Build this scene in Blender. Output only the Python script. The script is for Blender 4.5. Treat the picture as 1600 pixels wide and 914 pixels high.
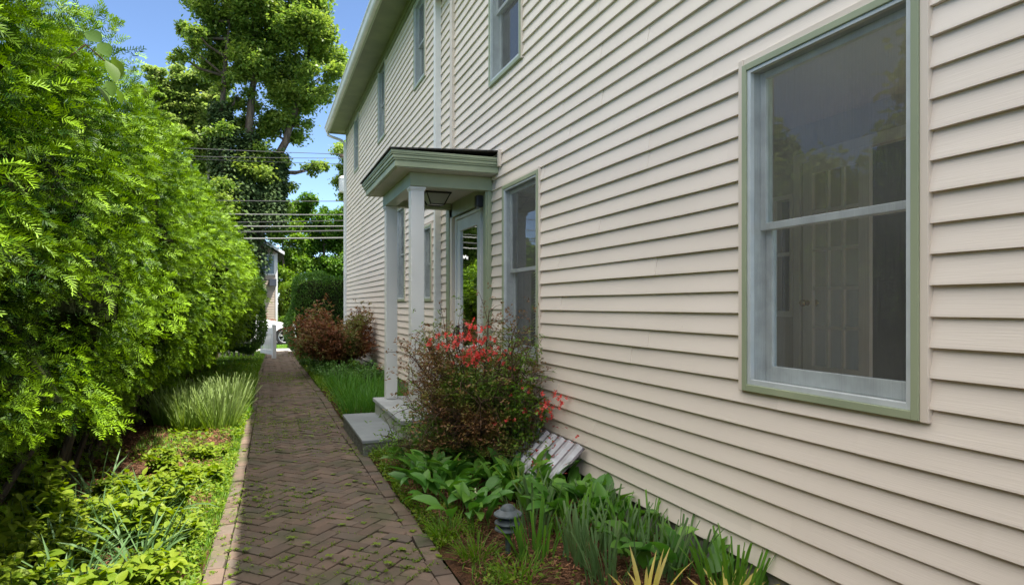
import bpy, math, random
import numpy as np
from mathutils import Vector
R = math.radians
for o in list(bpy.data.objects): bpy.data.objects.remove(o)
scn = bpy.context.scene
col = scn.collection

# ---------------------------------------------------------------- camera
# world: X = distance from the path's left side towards the house wall, Y = along the wall, Z up
cam = bpy.data.cameras.new('camera'); camo = bpy.data.objects.new('camera', cam); col.objects.link(camo)
cam.sensor_width = 36; cam.lens = 23.625; cam.shift_y = 0.0125; cam.clip_end = 3000; cam.clip_start = 0.05
camo.location = (0, 0, 1.5); camo.rotation_euler = (R(90), 0, -math.atan(392/1050))
scn.camera = camo
# ---------------------------------------------------------------- sky and sun
SUN_DIR = Vector((1, -0.77, 2.58)).normalized()
w = bpy.data.worlds.new('World'); scn.world = w; w.use_nodes = True
nt = w.node_tree; bg = nt.nodes['Background']
sky = nt.nodes.new('ShaderNodeTexSky'); sky.sky_type = 'NISHITA'; sky.sun_disc = False
sky.sun_elevation = math.asin(SUN_DIR.z); sky.sun_rotation = math.atan2(SUN_DIR.x, SUN_DIR.y)
sky.air_density = 0.6; sky.dust_density = 0.0; sky.ozone_density = 1.5
hsv = nt.nodes.new('ShaderNodeHueSaturation'); hsv.inputs['Saturation'].default_value = 1.02; hsv.inputs['Value'].default_value = 0.9
nt.links.new(sky.outputs[0], hsv.inputs['Color'])
# bright broken cloud layer added above the view to fill the shade
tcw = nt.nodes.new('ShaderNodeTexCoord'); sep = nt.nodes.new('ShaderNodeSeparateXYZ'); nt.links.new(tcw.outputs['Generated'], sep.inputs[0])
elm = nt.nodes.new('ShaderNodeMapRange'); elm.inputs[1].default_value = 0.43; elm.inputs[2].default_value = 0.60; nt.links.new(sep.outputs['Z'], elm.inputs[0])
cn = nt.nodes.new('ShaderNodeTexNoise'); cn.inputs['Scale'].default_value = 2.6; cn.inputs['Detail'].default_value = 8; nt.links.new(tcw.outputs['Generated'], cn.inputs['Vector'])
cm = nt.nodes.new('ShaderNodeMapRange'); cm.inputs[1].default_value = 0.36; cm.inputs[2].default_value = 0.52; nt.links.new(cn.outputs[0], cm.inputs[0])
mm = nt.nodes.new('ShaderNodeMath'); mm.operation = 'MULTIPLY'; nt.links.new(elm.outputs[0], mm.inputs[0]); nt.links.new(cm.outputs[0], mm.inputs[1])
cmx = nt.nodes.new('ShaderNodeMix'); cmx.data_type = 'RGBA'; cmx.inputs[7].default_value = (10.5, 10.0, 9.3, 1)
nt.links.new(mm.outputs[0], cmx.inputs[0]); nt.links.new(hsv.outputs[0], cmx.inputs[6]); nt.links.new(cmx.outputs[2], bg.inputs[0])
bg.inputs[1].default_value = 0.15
sun = bpy.data.lights.new('sun', 'SUN'); sun.energy = 5.0; sun.angle = R(0.5); sun.color = (1, 0.95, 0.86)
suno = bpy.data.objects.new('sun', sun); col.objects.link(suno)
suno.rotation_euler = SUN_DIR.to_track_quat('Z', 'Y').to_euler()
scn.view_settings.view_transform = 'Standard'; scn.view_settings.look = 'None'
scn.view_settings.exposure = 1.2; scn.view_settings.gamma = 1
scn.render.resolution_x = 1024; scn.render.resolution_y = 584
scn.cycles.max_bounces = 8; scn.cycles.transparent_max_bounces = 24

# ---------------------------------------------------------------- tagging helpers
def tag(o, label=None, cat=None, group=None, kind=None):
    if label: o['label'] = label
    if cat: o['category'] = cat
    if group: o['group'] = group
    if kind: o['kind'] = kind
    return o
def empty(name, loc=(0, 0, 0), rz=0):
    o = bpy.data.objects.new(name, None); o.location = loc; o.rotation_euler = (0, 0, rz)
    o.empty_display_size = 0.2; col.objects.link(o); return o
def link(name, me, mat, parent=None, loc=None, rz=0):
    if mat: me.materials.append(mat)
    o = bpy.data.objects.new(name, me); col.objects.link(o)
    if parent:
        o.parent = parent
    if loc: o.location = loc; o.rotation_euler = (0, 0, rz)
    return o

# ---------------------------------------------------------------- polygon mesh builder
class MB:
    def __init__(s): s.v = []; s.f = []; s.o = (0, 0, 0)
    def org(s, o): s.o = o; return s
    def add(s, vs, fs):
        b = len(s.v); s.v += [tuple(v) for v in vs]; s.f += [tuple(b + i for i in f) for f in fs]; return s
    def box(s, x0, x1, y0, y1, z0, z1):
        return s.add([(x0,y0,z0),(x1,y0,z0),(x1,y1,z0),(x0,y1,z0),(x0,y0,z1),(x1,y0,z1),(x1,y1,z1),(x0,y1,z1)],
              [(0,3,2,1),(4,5,6,7),(0,1,5,4),(1,2,6,5),(2,3,7,6),(3,0,4,7)])
    def prism(s, pts, a, b, axis='z'):
        """closed outline pts (u,v) run from a to b along axis"""
        n = len(pts)
        def m(p, h):
            return {'z': (p[0], p[1], h), 'y': (p[0], h, p[1]), 'x': (h, p[0], p[1])}[axis]
        vs = [m(p, a) for p in pts] + [m(p, b) for p in pts]
        fs = [tuple(range(n))[::-1], tuple(range(n, 2*n))] + [(i, (i+1) % n, n+(i+1) % n, n+i) for i in range(n)]
        return s.add(vs, fs)
    def tube(s, pts, rad, n=7, cap=True):
        pts = [Vector(p) for p in pts]
        if not hasattr(rad, '__len__'): rad = [rad]*len(pts)
        rings = []; up = Vector((0.13, 0.31, 0.94))
        for i, p in enumerate(pts):
            d = (pts[min(i+1, len(pts)-1)] - pts[max(i-1, 0)])
            d = d.normalized() if d.length > 1e-9 else Vector((0, 0, 1))
            a = d.cross(up)
            if a.length < 0.1: a = d.cross(Vector((1, 0, 0)))
            a.normalize(); b = d.cross(a)
            rings.append([p + (a*math.cos(2*math.pi*k/n) + b*math.sin(2*math.pi*k/n))*rad[i] for k in range(n)])
        vs = [v for r in rings for v in r]; fs = []
        for i in range(len(pts)-1):
            for k in range(n):
                fs.append((i*n+k, i*n+(k+1) % n, (i+1)*n+(k+1) % n, (i+1)*n+k))
        if cap: fs += [tuple(range(n))[::-1], tuple((len(pts)-1)*n+k for k in range(n))]
        return s.add(vs, fs)
    def lathe(s, prof, c=(0, 0, 0), n=20):
        vs = [(c[0]+r*math.cos(2*math.pi*k/n), c[1]+r*math.sin(2*math.pi*k/n), c[2]+z) for r, z in prof for k in range(n)]
        fs = [(i*n+k, i*n+(k+1) % n, (i+1)*n+(k+1) % n, (i+1)*n+k) for i in range(len(prof)-1) for k in range(n)]
        return s.add(vs, fs)
    def build(s, name, mat, parent=None, bevel=0, smooth=False, loc=None):
        me = bpy.data.meshes.new(name); me.from_pydata(s.v, [], s.f); me.update()
        if smooth:
            me.polygons.foreach_set('use_smooth', [True]*len(me.polygons))
        o = link(name, me, mat, parent, loc)
        if bevel:
            m = o.modifiers.new('bevel', 'BEVEL'); m.width = bevel; m.segments = 2; m.limit_method = 'ANGLE'
        if smooth:
            try: me.set_sharp_from_angle(angle=R(40))
            except Exception: pass
        return o

# ---------------------------------------------------------------- fast quad builder for foliage
class Q:
    def __init__(s): s.V = []; s.F = []; s.T = []; s.n = 0
    def add(s, V, F, T):
        s.V.append(V.reshape(-1, 3)); s.F.append(F + s.n); s.T.append(T.reshape(-1)); s.n += V.reshape(-1, 3).shape[0]
    def build(s, name, mat, parent=None, smooth=False):
        V = np.concatenate(s.V).astype(np.float32); F = np.concatenate(s.F).astype(np.int32); T = np.concatenate(s.T).astype(np.float32)
        me = bpy.data.meshes.new(name)
        me.vertices.add(len(V)); me.vertices.foreach_set('co', V.ravel())
        me.loops.add(F.size); me.loops.foreach_set('vertex_index', F.ravel())
        me.polygons.add(len(F)); me.polygons.foreach_set('loop_start', np.arange(0, F.size, 4, dtype=np.int32))
        me.polygons.foreach_set('loop_total', np.full(len(F), 4, dtype=np.int32))
        if smooth: me.polygons.foreach_set('use_smooth', np.ones(len(F), dtype=bool))
        me.update(calc_edges=True)
        a = me.attributes.new('tint', 'FLOAT', 'POINT'); a.data.foreach_set('value', T)
        return link(name, me, mat, parent)

def arr(x, N): return np.broadcast_to(np.asarray(x, dtype=float), (N,)).copy()
PROF = {
 'leaf': lambda s: np.maximum(np.sin(np.pi*np.clip(s, 0, 1)**0.8)**0.8, 0.04),
 'broad': lambda s: np.maximum(np.interp(s, [0, .1, .3, .55, .8, 1], [.12, .3, .85, 1, .62, .03]), 0.03),
 'strap': lambda s: np.interp(s, [0, .3, .8, 1], [.7, 1, .8, .05]),
 'cut': lambda s: np.interp(s, [0, .3, .9, 1], [.7, 1, .9, .75]),
 'needle': lambda s: np.interp(s, [0, .25, .75, 1], [.6, 1, .9, .1]),
 'round': lambda s: np.interp(s, [0, .2, .5, .85, 1], [.1, .8, 1, .75, .2]),
}
rng = np.random.default_rng(7)
def leaves(q, O, az, el, L, W, curl=0., seg=3, prof='leaf', fold=0., roll=0., cols=2, tint=0., tip=0.):
    """rows of curved leaves: origin O, heading az, elevation el (rad), length, width"""
    O = np.asarray(O, float).reshape(-1, 3); N = len(O)
    az, el, L, W, curl, roll, tint = [arr(x, N) for x in (az, el, L, W, curl, roll, tint)]
    h = np.stack([np.cos(az), np.sin(az), np.zeros(N)], 1); side0 = np.stack([-np.sin(az), np.cos(az), np.zeros(N)], 1)
    pf = PROF[prof]; rows = []; tr = []
    p = O.copy()
    for i in range(seg+1):
        s = i/seg; a = el - curl*s
        ax = h*np.cos(a)[:, None]; ax[:, 2] += np.sin(a)
        nr = -h*np.sin(a)[:, None]; nr[:, 2] += np.cos(a)
        sd = side0*np.cos(roll)[:, None] + nr*np.sin(roll)[:, None]
        n2 = nr*np.cos(roll)[:, None] - side0*np.sin(roll)[:, None]
        if i:
            am = el - curl*(s-0.5/seg)
            st = h*np.cos(am)[:, None]; st[:, 2] += np.sin(am)
            p = p + st*(L/seg)[:, None]
        wd = (W*float(pf(np.array(s)))*0.5)[:, None]
        if cols == 2: r = [p - sd*wd, p + sd*wd]
        else: r = [p - sd*wd + n2*wd*fold, p, p + sd*wd + n2*wd*fold]
        rows.append(np.stack(r, 1)); tr.append(np.repeat((tint + tip*s)[:, None], cols, 1))
    V = np.stack(rows, 1); T = np.stack(tr, 1)
    per = (seg+1)*cols; f = []
    for i in range(seg):
        for c in range(cols-1):
            a = i*cols+c; f.append((a, a+1, a+cols+1, a+cols))
    F = (np.arange(N)[:, None, None]*per + np.array(f)[None]).reshape(-1, 4)
    q.add(V, F, T)

def hash3(i, j, k, seed):
    h = (i*374761393 + j*668265263 + k*2147483647 + seed*974634777) & 0xffffffff
    h = ((h ^ (h >> 13))*1274126177) & 0xffffffff
    return ((h ^ (h >> 16)) & 0xffff)/65535.0
def vnoise(P, sc, seed=0):
    P = np.asarray(P, float)/sc; I = np.floor(P).astype(np.int64); f = P-I; f = f*f*(3-2*f); out = 0
    for a in (0, 1):
        for b in (0, 1):
            for c in (0, 1):
                wt = (f[:, 0] if a else 1-f[:, 0])*(f[:, 1] if b else 1-f[:, 1])*(f[:, 2] if c else 1-f[:, 2])
                out = out + wt*hash3(I[:, 0]+a, I[:, 1]+b, I[:, 2]+c, seed)
    return out

# ---------------------------------------------------------------- materials
def mat(name, base, rough=0.6, spec=0.3, metal=0.0):
    m = bpy.data.materials.new(name); m.use_nodes = True
    b = m.node_tree.nodes['Principled BSDF']
    b.inputs['Base Color'].default_value = (*base, 1); b.inputs['Roughness'].default_value = rough
    b.inputs['Specular IOR Level'].default_value = spec; b.inputs['Metallic'].default_value = metal
    return m
def nodes(m): return m.node_tree.nodes, m.node_tree.links, m.node_tree.nodes['Principled BSDF']
def noise_col(m, c1, c2, scale=(3, 3, 3), detail=6, lo=0.35, hi=0.65, bump=0.0, bscale=None, bdist=0.01, island=0.0):
    N, Lk, b = nodes(m)
    tc = N.new('ShaderNodeTexCoord'); mp = N.new('ShaderNodeMapping'); mp.inputs['Scale'].default_value = scale
    Lk.new(tc.outputs['Object'], mp.inputs[0])
    no = N.new('ShaderNodeTexNoise'); no.inputs['Scale'].default_value = 1; no.inputs['Detail'].default_value = detail
    Lk.new(mp.outputs[0], no.inputs['Vector'])
    mr = N.new('ShaderNodeMapRange'); mr.inputs[1].default_value = lo; mr.inputs[2].default_value = hi
    Lk.new(no.outputs[0], mr.inputs[0])
    mx = N.new('ShaderNodeMix'); mx.data_type = 'RGBA'
    mx.inputs[6].default_value = (*c1, 1); mx.inputs[7].default_value = (*c2, 1)
    Lk.new(mr.outputs[0], mx.inputs[0]); out = mx.outputs[2]
    if island:
        ge = N.new('ShaderNodeNewGeometry'); hs = N.new('ShaderNodeHueSaturation')
        m2 = N.new('ShaderNodeMapRange'); m2.inputs[3].default_value = 1-island; m2.inputs[4].default_value = 1+island
        Lk.new(ge.outputs['Random Per Island'], m2.inputs[0]); Lk.new(m2.outputs[0], hs.inputs['Value'])
        Lk.new(out, hs.inputs['Color']); out = hs.outputs[0]
    Lk.new(out, b.inputs['Base Color'])
    if bump:
        n2 = N.new('ShaderNodeTexNoise'); n2.inputs['Detail'].default_value = 6; n2.inputs['Scale'].default_value = 1
        mp2 = N.new('ShaderNodeMapping'); mp2.inputs['Scale'].default_value = bscale or scale
        Lk.new(tc.outputs['Object'], mp2.inputs[0]); Lk.new(mp2.outputs[0], n2.inputs['Vector'])
        bp = N.new('ShaderNodeBump'); bp.inputs['Strength'].default_value = bump; bp.inputs['Distance'].default_value = bdist
        Lk.new(n2.outputs[0], bp.inputs['Height']); Lk.new(bp.outputs[0], b.inputs['Normal'])
    return m
def leafmat(name, c1, c2, tip, trans=0.35, rough=0.5, spec=0.3, vary=1.0):
    """c1..c2 vary from leaf to leaf, the tint attribute (young growth, painted depth shade in the yew) mixes towards tip"""
    m = bpy.data.materials.new(name); m.use_nodes = True; N, Lk, b = nodes(m)
    ge = N.new('ShaderNodeNewGeometry'); mx = N.new('ShaderNodeMix'); mx.data_type = 'RGBA'
    mx.inputs[6].default_value = (*c1, 1); mx.inputs[7].default_value = (*c2, 1)
    Lk.new(ge.outputs['Random Per Island'], mx.inputs[0])
    at = N.new('ShaderNodeAttribute'); at.attribute_name = 'tint'
    m2 = N.new('ShaderNodeMix'); m2.data_type = 'RGBA'; m2.inputs[7].default_value = (*tip, 1)
    Lk.new(at.outputs['Fac'], m2.inputs[0]); Lk.new(mx.outputs[2], m2.inputs[6])
    Lk.new(m2.outputs[2], b.inputs['Base Color'])
    b.inputs['Roughness'].default_value = rough; b.inputs['Specular IOR Level'].default_value = spec
    tr = N.new('ShaderNodeBsdfTranslucent'); ms = N.new('ShaderNodeMixShader'); ms.inputs[0].default_value = trans
    hs = N.new('ShaderNodeHueSaturation'); hs.inputs['Saturation'].default_value = 1.1; hs.inputs['Value'].default_value = 1.3
    Lk.new(m2.outputs[2], hs.inputs['Color']); Lk.new(hs.outputs[0], tr.inputs['Color'])
    Lk.new(b.outputs[0], ms.inputs[1]); Lk.new(tr.outputs[0], ms.inputs[2])
    Lk.new(ms.outputs[0], N['Material Output'].inputs['Surface'])
    return m
def glassmat(name, refl=1.6, tintc=(0.9, 0.95, 0.93)):
    m = bpy.data.materials.new(name); m.use_nodes = True; N, Lk, b = nodes(m); N.remove(b)
    fr = N.new('ShaderNodeFresnel'); fr.inputs[0].default_value = 1.5
    mu = N.new('ShaderNodeMath'); mu.operation = 'MULTIPLY'; mu.use_clamp = True; mu.inputs[1].default_value = refl
    g = N.new('ShaderNodeBsdfGlossy'); g.inputs['Roughness'].default_value = 0.012
    t = N.new('ShaderNodeBsdfTransparent'); t.inputs[0].default_value = (*tintc, 1)
    no = N.new('ShaderNodeTexNoise'); no.inputs['Scale'].default_value = 2.2; bp = N.new('ShaderNodeBump')
    bp.inputs['Strength'].default_value = 0.06; bp.inputs['Distance'].default_value = 0.02
    Lk.new(no.outputs[0], bp.inputs['Height']); Lk.new(bp.outputs[0], g.inputs['Normal'])
    ms = N.new('ShaderNodeMixShader'); Lk.new(fr.outputs[0], mu.inputs[0]); Lk.new(mu.outputs[0], ms.inputs[0])
    Lk.new(t.outputs[0], ms.inputs[1]); Lk.new(g.outputs[0], ms.inputs[2]); Lk.new(ms.outputs[0], N['Material Output'].inputs[0])
    return m
def screenmat():
    m = bpy.data.materials.new('insect_screen'); m.use_nodes = True; N, Lk, b = nodes(m)
    b.inputs['Base Color'].default_value = (0.24, 0.245, 0.225, 1); b.inputs['Roughness'].default_value = 0.7
    t = N.new('ShaderNodeBsdfTransparent'); ms = N.new('ShaderNodeMixShader')
    tc = N.new('ShaderNodeTexCoord'); mp = N.new('ShaderNodeMapping'); mp.inputs['Scale'].default_value = (1, 240, 6)
    no = N.new('ShaderNodeTexNoise'); no.inputs['Scale'].default_value = 1; no.inputs['Detail'].default_value = 4
    Lk.new(tc.outputs['Object'], mp.inputs[0]); Lk.new(mp.outputs[0], no.inputs['Vector'])
    n2 = N.new('ShaderNodeTexNoise'); n2.inputs['Scale'].default_value = 2.5; n2.inputs['Detail'].default_value = 5
    Lk.new(tc.outputs['Object'], n2.inputs['Vector'])
    ad = N.new('ShaderNodeMath'); ad.operation = 'ADD'; Lk.new(no.outputs[0], ad.inputs[0]); Lk.new(n2.outputs[0], ad.inputs[1])
    mr = N.new('ShaderNodeMapRange'); mr.inputs[1].default_value = 0.7; mr.inputs[2].default_value = 1.3
    mr.inputs[3].default_value = 0.19; mr.inputs[4].default_value = 0.33
    Lk.new(ad.outputs[0], mr.inputs[0]); Lk.new(mr.outputs[0], ms.inputs[0])
    Lk.new(t.outputs[0], ms.inputs[1]); Lk.new(b.outputs[0], ms.inputs[2]); Lk.new(ms.outputs[0], N['Material Output'].inputs[0])
    return m

SIDING = mat('cream_siding', (0.6, 0.53, 0.44), 0.5, 0.35)
noise_col(SIDING, (0.80, 0.715, 0.63), (0.735, 0.655, 0.57), (0.7, 0.7, 1.6), 8, 0.3, 0.7, bump=0.35, bscale=(3, 5, 190), bdist=0.0025, island=0.03)
def speckle(m, dark, thr=0.74, scale=22):   # fly specks and small dirt spots
    N, Lk, b = nodes(m); src = b.inputs['Base Color'].links[0].from_socket
    tc = N.new('ShaderNodeTexCoord'); no = N.new('ShaderNodeTexNoise'); no.inputs['Scale'].default_value = scale; no.inputs['Detail'].default_value = 1
    Lk.new(tc.outputs['Object'], no.inputs['Vector'])
    mr = N.new('ShaderNodeMapRange'); mr.inputs[1].default_value = thr; mr.inputs[2].default_value = thr+0.03
    Lk.new(no.outputs[0], mr.inputs[0]); mx = N.new('ShaderNodeMix'); mx.data_type = 'RGBA'; mx.inputs[7].default_value = (*dark, 1)
    Lk.new(mr.outputs[0], mx.inputs[0]); Lk.new(src, mx.inputs[6]); Lk.new(mx.outputs[2], b.inputs['Base Color'])
speckle(SIDING, (0.16, 0.12, 0.08), 0.84, 20)
CREAM = noise_col(mat('cream_trim', (0.6, 0.53, 0.44), 0.45), (0.76, 0.67, 0.57), (0.69, 0.60, 0.51), (2, 2, 2))
GREEN = noise_col(mat('sage_paint', (0.3, 0.4, 0.25), 0.42, 0.4), (0.35, 0.39, 0.255), (0.285, 0.33, 0.215), (3, 3, 1), 6, bump=0.1, bscale=(20, 20, 20), bdist=0.002)
WHITE = noise_col(mat('white_paint', (0.7, 0.71, 0.7), 0.45, 0.4), (0.76, 0.765, 0.75), (0.66, 0.665, 0.645), (5, 5, 1.2), 7, 0.3, 0.7, bump=0.15, bscale=(30, 30, 5), bdist=0.002)
ALU = noise_col(mat('white_storm_frame', (0.66, 0.70, 0.72), 0.35, 0.5), (0.55, 0.59, 0.60), (0.46, 0.50, 0.51), (8, 8, 8))
SASH = noise_col(mat('pale_sash_paint', (0.5, 0.56, 0.58), 0.45), (0.52, 0.57, 0.58), (0.40, 0.44, 0.45), (9, 9, 9))
GLASS = glassmat('window_glass'); DOORGLASS = glassmat('door_glass', 4.5, (0.5, 0.55, 0.52)); SCREEN = screenmat()
CONC = noise_col(mat('foundation_concrete', (0.25, 0.24, 0.22), 0.9, 0.1), (0.30, 0.29, 0.27), (0.12, 0.12, 0.11), (5, 5, 5), 9, 0.3, 0.7, bump=0.6, bscale=(25, 25, 25), bdist=0.01)
STONE = noise_col(mat('bluestone', (0.24, 0.27, 0.29), 0.7, 0.3), (0.27, 0.295, 0.31), (0.20, 0.22, 0.23), (3, 3, 3), 8, 0.3, 0.7, bump=0.3, bscale=(40, 40, 40), bdist=0.003)
STONESIDE = noise_col(mat('split_bluestone', (0.2, 0.2, 0.19), 0.85), (0.22, 0.22, 0.21), (0.09, 0.095, 0.08), (14, 14, 22), 9, 0.3, 0.7, bump=0.9, bscale=(22, 22, 40), bdist=0.015)
SHINGLE = noise_col(mat('dark_roof_shingle', (0.06, 0.06, 0.06), 0.9), (0.075, 0.07, 0.065), (0.03, 0.03, 0.03), (9, 9, 9), bump=0.5, bscale=(60, 60, 60))
BRICK = noise_col(mat('paver_brick', (0.2, 0.1, 0.08), 0.85, 0.15), (0.190, 0.132, 0.102), (0.138, 0.108, 0.086), (7, 7, 7), 9, 0.3, 0.7, bump=0.5, bscale=(70, 70, 70), bdist=0.004, island=0.2)
def greyish(m):   # some pavers are greyer, moss sits in patches
    N, Lk, b = nodes(m); src = b.inputs['Base Color'].links[0].from_socket
    ge = N.new('ShaderNodeNewGeometry'); ma = N.new('ShaderNodeMath'); ma.operation = 'MULTIPLY'; ma.inputs[1].default_value = 7.31
    fr = N.new('ShaderNodeMath'); fr.operation = 'FRACT'; mr = N.new('ShaderNodeMapRange'); mr.inputs[1].default_value = 0.5; mr.inputs[2].default_value = 1.0; mr.inputs[4].default_value = 0.6
    Lk.new(ge.outputs['Random Per Island'], ma.inputs[0]); Lk.new(ma.outputs[0], fr.inputs[0]); Lk.new(fr.outputs[0], mr.inputs[0])
    mx = N.new('ShaderNodeMix'); mx.data_type = 'RGBA'; mx.inputs[7].default_value = (0.135, 0.118, 0.100, 1)
    Lk.new(mr.outputs[0], mx.inputs[0]); Lk.new(src, mx.inputs[6])
    tc = N.new('ShaderNodeTexCoord'); no = N.new('ShaderNodeTexNoise'); no.inputs['Scale'].default_value = 3.0; no.inputs['Detail'].default_value = 9
    Lk.new(tc.outputs['Object'], no.inputs['Vector']); m3 = N.new('ShaderNodeMapRange'); m3.inputs[1].default_value = 0.50; m3.inputs[2].default_value = 0.70; m3.inputs[4].default_value = 0.6
    Lk.new(no.outputs[0], m3.inputs[0]); m4 = N.new('ShaderNodeMix'); m4.data_type = 'RGBA'; m4.inputs[7].default_value = (0.06, 0.085, 0.035, 1)
    Lk.new(m3.outputs[0], m4.inputs[0]); Lk.new(mx.outputs[2], m4.inputs[6]); Lk.new(m4.outputs[2], b.inputs['Base Color'])
greyish(BRICK)
JOINT = noise_col(mat('joint_soil', (0.05, 0.045, 0.03), 0.95, 0.05), (0.05, 0.05, 0.025), (0.04, 0.095, 0.015), (7, 7, 7), bump=0.7, bscale=(60, 60, 60))
SOIL = noise_col(mat('mulch_soil', (0.08, 0.045, 0.03), 0.95, 0.05), (0.14, 0.07, 0.04), (0.05, 0.03, 0.02), (18, 18, 18), 9, 0.3, 0.7, bump=1.0, bscale=(45, 45, 45), bdist=0.03)
CHIP = noise_col(mat('bark_chips', (0.16, 0.08, 0.05), 0.9, 0.1), (0.28, 0.14, 0.075), (0.12, 0.065, 0.04), (8, 8, 8), island=0.5)
GRASSG = noise_col(mat('lawn_ground', (0.06, 0.1, 0.03), 0.95, 0.05), (0.07, 0.12, 0.03), (0.05, 0.075, 0.025), (1.5, 1.5, 1.5), bump=0.8, bscale=(30, 30, 30), bdist=0.03)
ASPH = noise_col(mat('asphalt', (0.055, 0.055, 0.057), 0.9), (0.065, 0.065, 0.067), (0.045, 0.045, 0.047), (6, 6, 6), bump=0.3, bscale=(90, 90, 90))
PAVE = noise_col(mat('pavement_concrete', (0.3, 0.29, 0.28), 0.9), (0.33, 0.32, 0.30), (0.24, 0.235, 0.22), (2, 2, 2), bump=0.2, bscale=(60, 60, 60))
BARK = noise_col(mat('bark', (0.12, 0.1, 0.08), 0.95, 0.05), (0.13, 0.105, 0.08), (0.06, 0.05, 0.04), (8, 8, 2), bump=1, bscale=(18, 18, 4), bdist=0.04)
TWIG = mat('brown_twig', (0.10, 0.065, 0.045), 0.85, 0.1)
BLACK = mat('black_metal', (0.012, 0.012, 0.013), 0.4, 0.5)
DARKIN = mat('dark_interior', (0.05, 0.055, 0.06), 0.9, 0.05)  # near-black: the shade of unlit rooms is put into this colour

# ================================================================ GROUND
g = MB(); g.add([(-900, -900, -0.06), (900, -900, -0.06), (900, 900, -0.06), (-900, 900, -0.06)], [(0, 1, 2, 3)])
tag(g.build('ground', GRASSG), kind='structure')
PL = [(-6, -0.39), (4.0, -0.305), (6.0, -0.245), (11.5, -0.153), (15.6, -0.104), (20.2, 0.03), (23.2, 0.06)]      # y, x of the path's left side
PR = [(-6, 1.02), (3.5, 1.012), (7, 1.0), (13.3, 0.985), (18.7, 0.93), (23.2, 0.95)]
pl = lambda y: float(np.interp(y, [a for a, b in PL], [b for a, b in PL]))
pr = lambda y: float(np.interp(y, [a for a, b in PR], [b for a, b in PR]))
def sheet(fx0, fx1, y0, y1, nx, ny, zf):
    m = MB(); vs = []
    for j in range(ny+1):
        y = y0+(y1-y0)*j/ny; a, b = fx0(y), fx1(y)
        for i in range(nx+1):
            x = a+(b-a)*i/nx; vs.append((x, y, zf(x, y, i/nx)))
    m.add(vs, [(j*(nx+1)+i, j*(nx+1)+i+1, (j+1)*(nx+1)+i+1, (j+1)*(nx+1)+i) for j in range(ny) for i in range(nx)]); return m
def bedz(x, y, e): return float(0.02 + 0.05*vnoise(np.array([[x, y, 0]]), 0.5, 3)[0] + 0.03*vnoise(np.array([[x, y, 0]]), 0.13, 5)[0])
tag(sheet(lambda y: -4.0, lambda y: pl(y)-0.005, -6, 22.2, 44, 200, lambda x, y, e: bedz(x, y, e)*min(1, (1-e)*12+0.15)-0.012).build('left_bed_soil', SOIL, smooth=True), kind='structure')
tag(sheet(lambda y: pr(y)+0.005, lambda y: 2.40, -6, 21, 24, 200, lambda x, y, e: bedz(x, y, e)*min(1, e*8+0.15)-0.012).build('right_bed_soil', SOIL, smooth=True), kind='structure')
tag(sheet(pl, pr, -6, 23.2, 4, 60, lambda x, y, e: -0.032).build('path_bedding', JOINT), kind='structure')

# --- herringbone brick path
def clip(poly, f):
    out = []; n = len(poly)
    for i in range(n):
        a, b = poly[i], poly[(i+1) % n]; fa, fb = f(a), f(b)
        if fa >= 0: out.append(a)
        if (fa >= 0) != (fb >= 0):
            t = fa/(fa-fb); out.append((a[0]+(b[0]-a[0])*t, a[1]+(b[1]-a[1])*t))
    return out
rnd = random.Random(5)
path = MB()
def paver(poly, z=None, inset=0.004, h=0.05):
    cx = sum(p[0] for p in poly)/len(poly); cy = sum(p[1] for p in poly)/len(poly); n = len(poly)
    z = rnd.gauss(0, 0.0022) if z is None else z
    tx, ty = rnd.gauss(0, 0.012), rnd.gauss(0, 0.012)
    def zz(p, d): return z + (p[0]-cx)*tx + (p[1]-cy)*ty - d + 0.010*math.sin(p[0]*2.3+p[1]*1.1)+0.006*math.sin(p[1]*3.1)
    def ins(p, k):
        d = math.hypot(p[0]-cx, p[1]-cy) or 1
        return (p[0]+(cx-p[0])/d*k, p[1]+(cy-p[1])/d*k)
    top = [ins(p, inset*1.4) for p in poly]
    path.add([(*p, zz(p, h)) for p in poly]+[(*p, zz(p, inset*.9)) for p in poly]+[(*p, zz(p, 0)) for p in top],
             [(i, (i+1) % n, n+(i+1) % n, n+i) for i in range(n)]+[(n+i, n+(i+1) % n, 2*n+(i+1) % n, 2*n+i) for i in range(n)]+[tuple(range(2*n, 3*n))])
BW = 0.104; gap = 0.0075; BORD = 0.105
c45 = math.cos(R(45.0)); s45 = math.sin(R(45.0))
def rot(u, v): return (0.35 + u*c45 - v*s45, u*s45 + v*c45)
for i in range(-230, 240):
    for j in range(-230, 240):
        m4 = (i-j) % 4
        if m4 == 0: r = (i, j, i+2, j+1)
        elif m4 == 3: r = (i, j, i+1, j+2)
        else: continue
        cx, cy = rot((r[0]+r[2])/2*BW, (r[1]+r[3])/2*BW)
        if not (-0.9 < cx < 1.4 and -1 < cy < 23.4): continue
        jx = rnd.gauss(0, .0012); k = gap/2
        q = [(r[0]*BW+k+jx, r[1]*BW+k), (r[2]*BW-k+jx, r[1]*BW+k), (r[2]*BW-k+jx, r[3]*BW-k), (r[0]*BW+k+jx, r[3]*BW-k)]
        P = [rot(*p) for p in q]
        P = clip(P, lambda p: p[0]-pl(p[1])-BORD-0.004); P = clip(P, lambda p: pr(p[1])-BORD-0.004-p[0]) if P else P
        P = clip(P, lambda p: 23.19-p[1]) if P else P
        if len(P) >= 3:
            A = abs(sum(P[a][0]*P[(a+1) % len(P)][1]-P[(a+1) % len(P)][0]*P[a][1] for a in range(len(P))))/2
            if A > 0.0006: paver(P)
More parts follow.
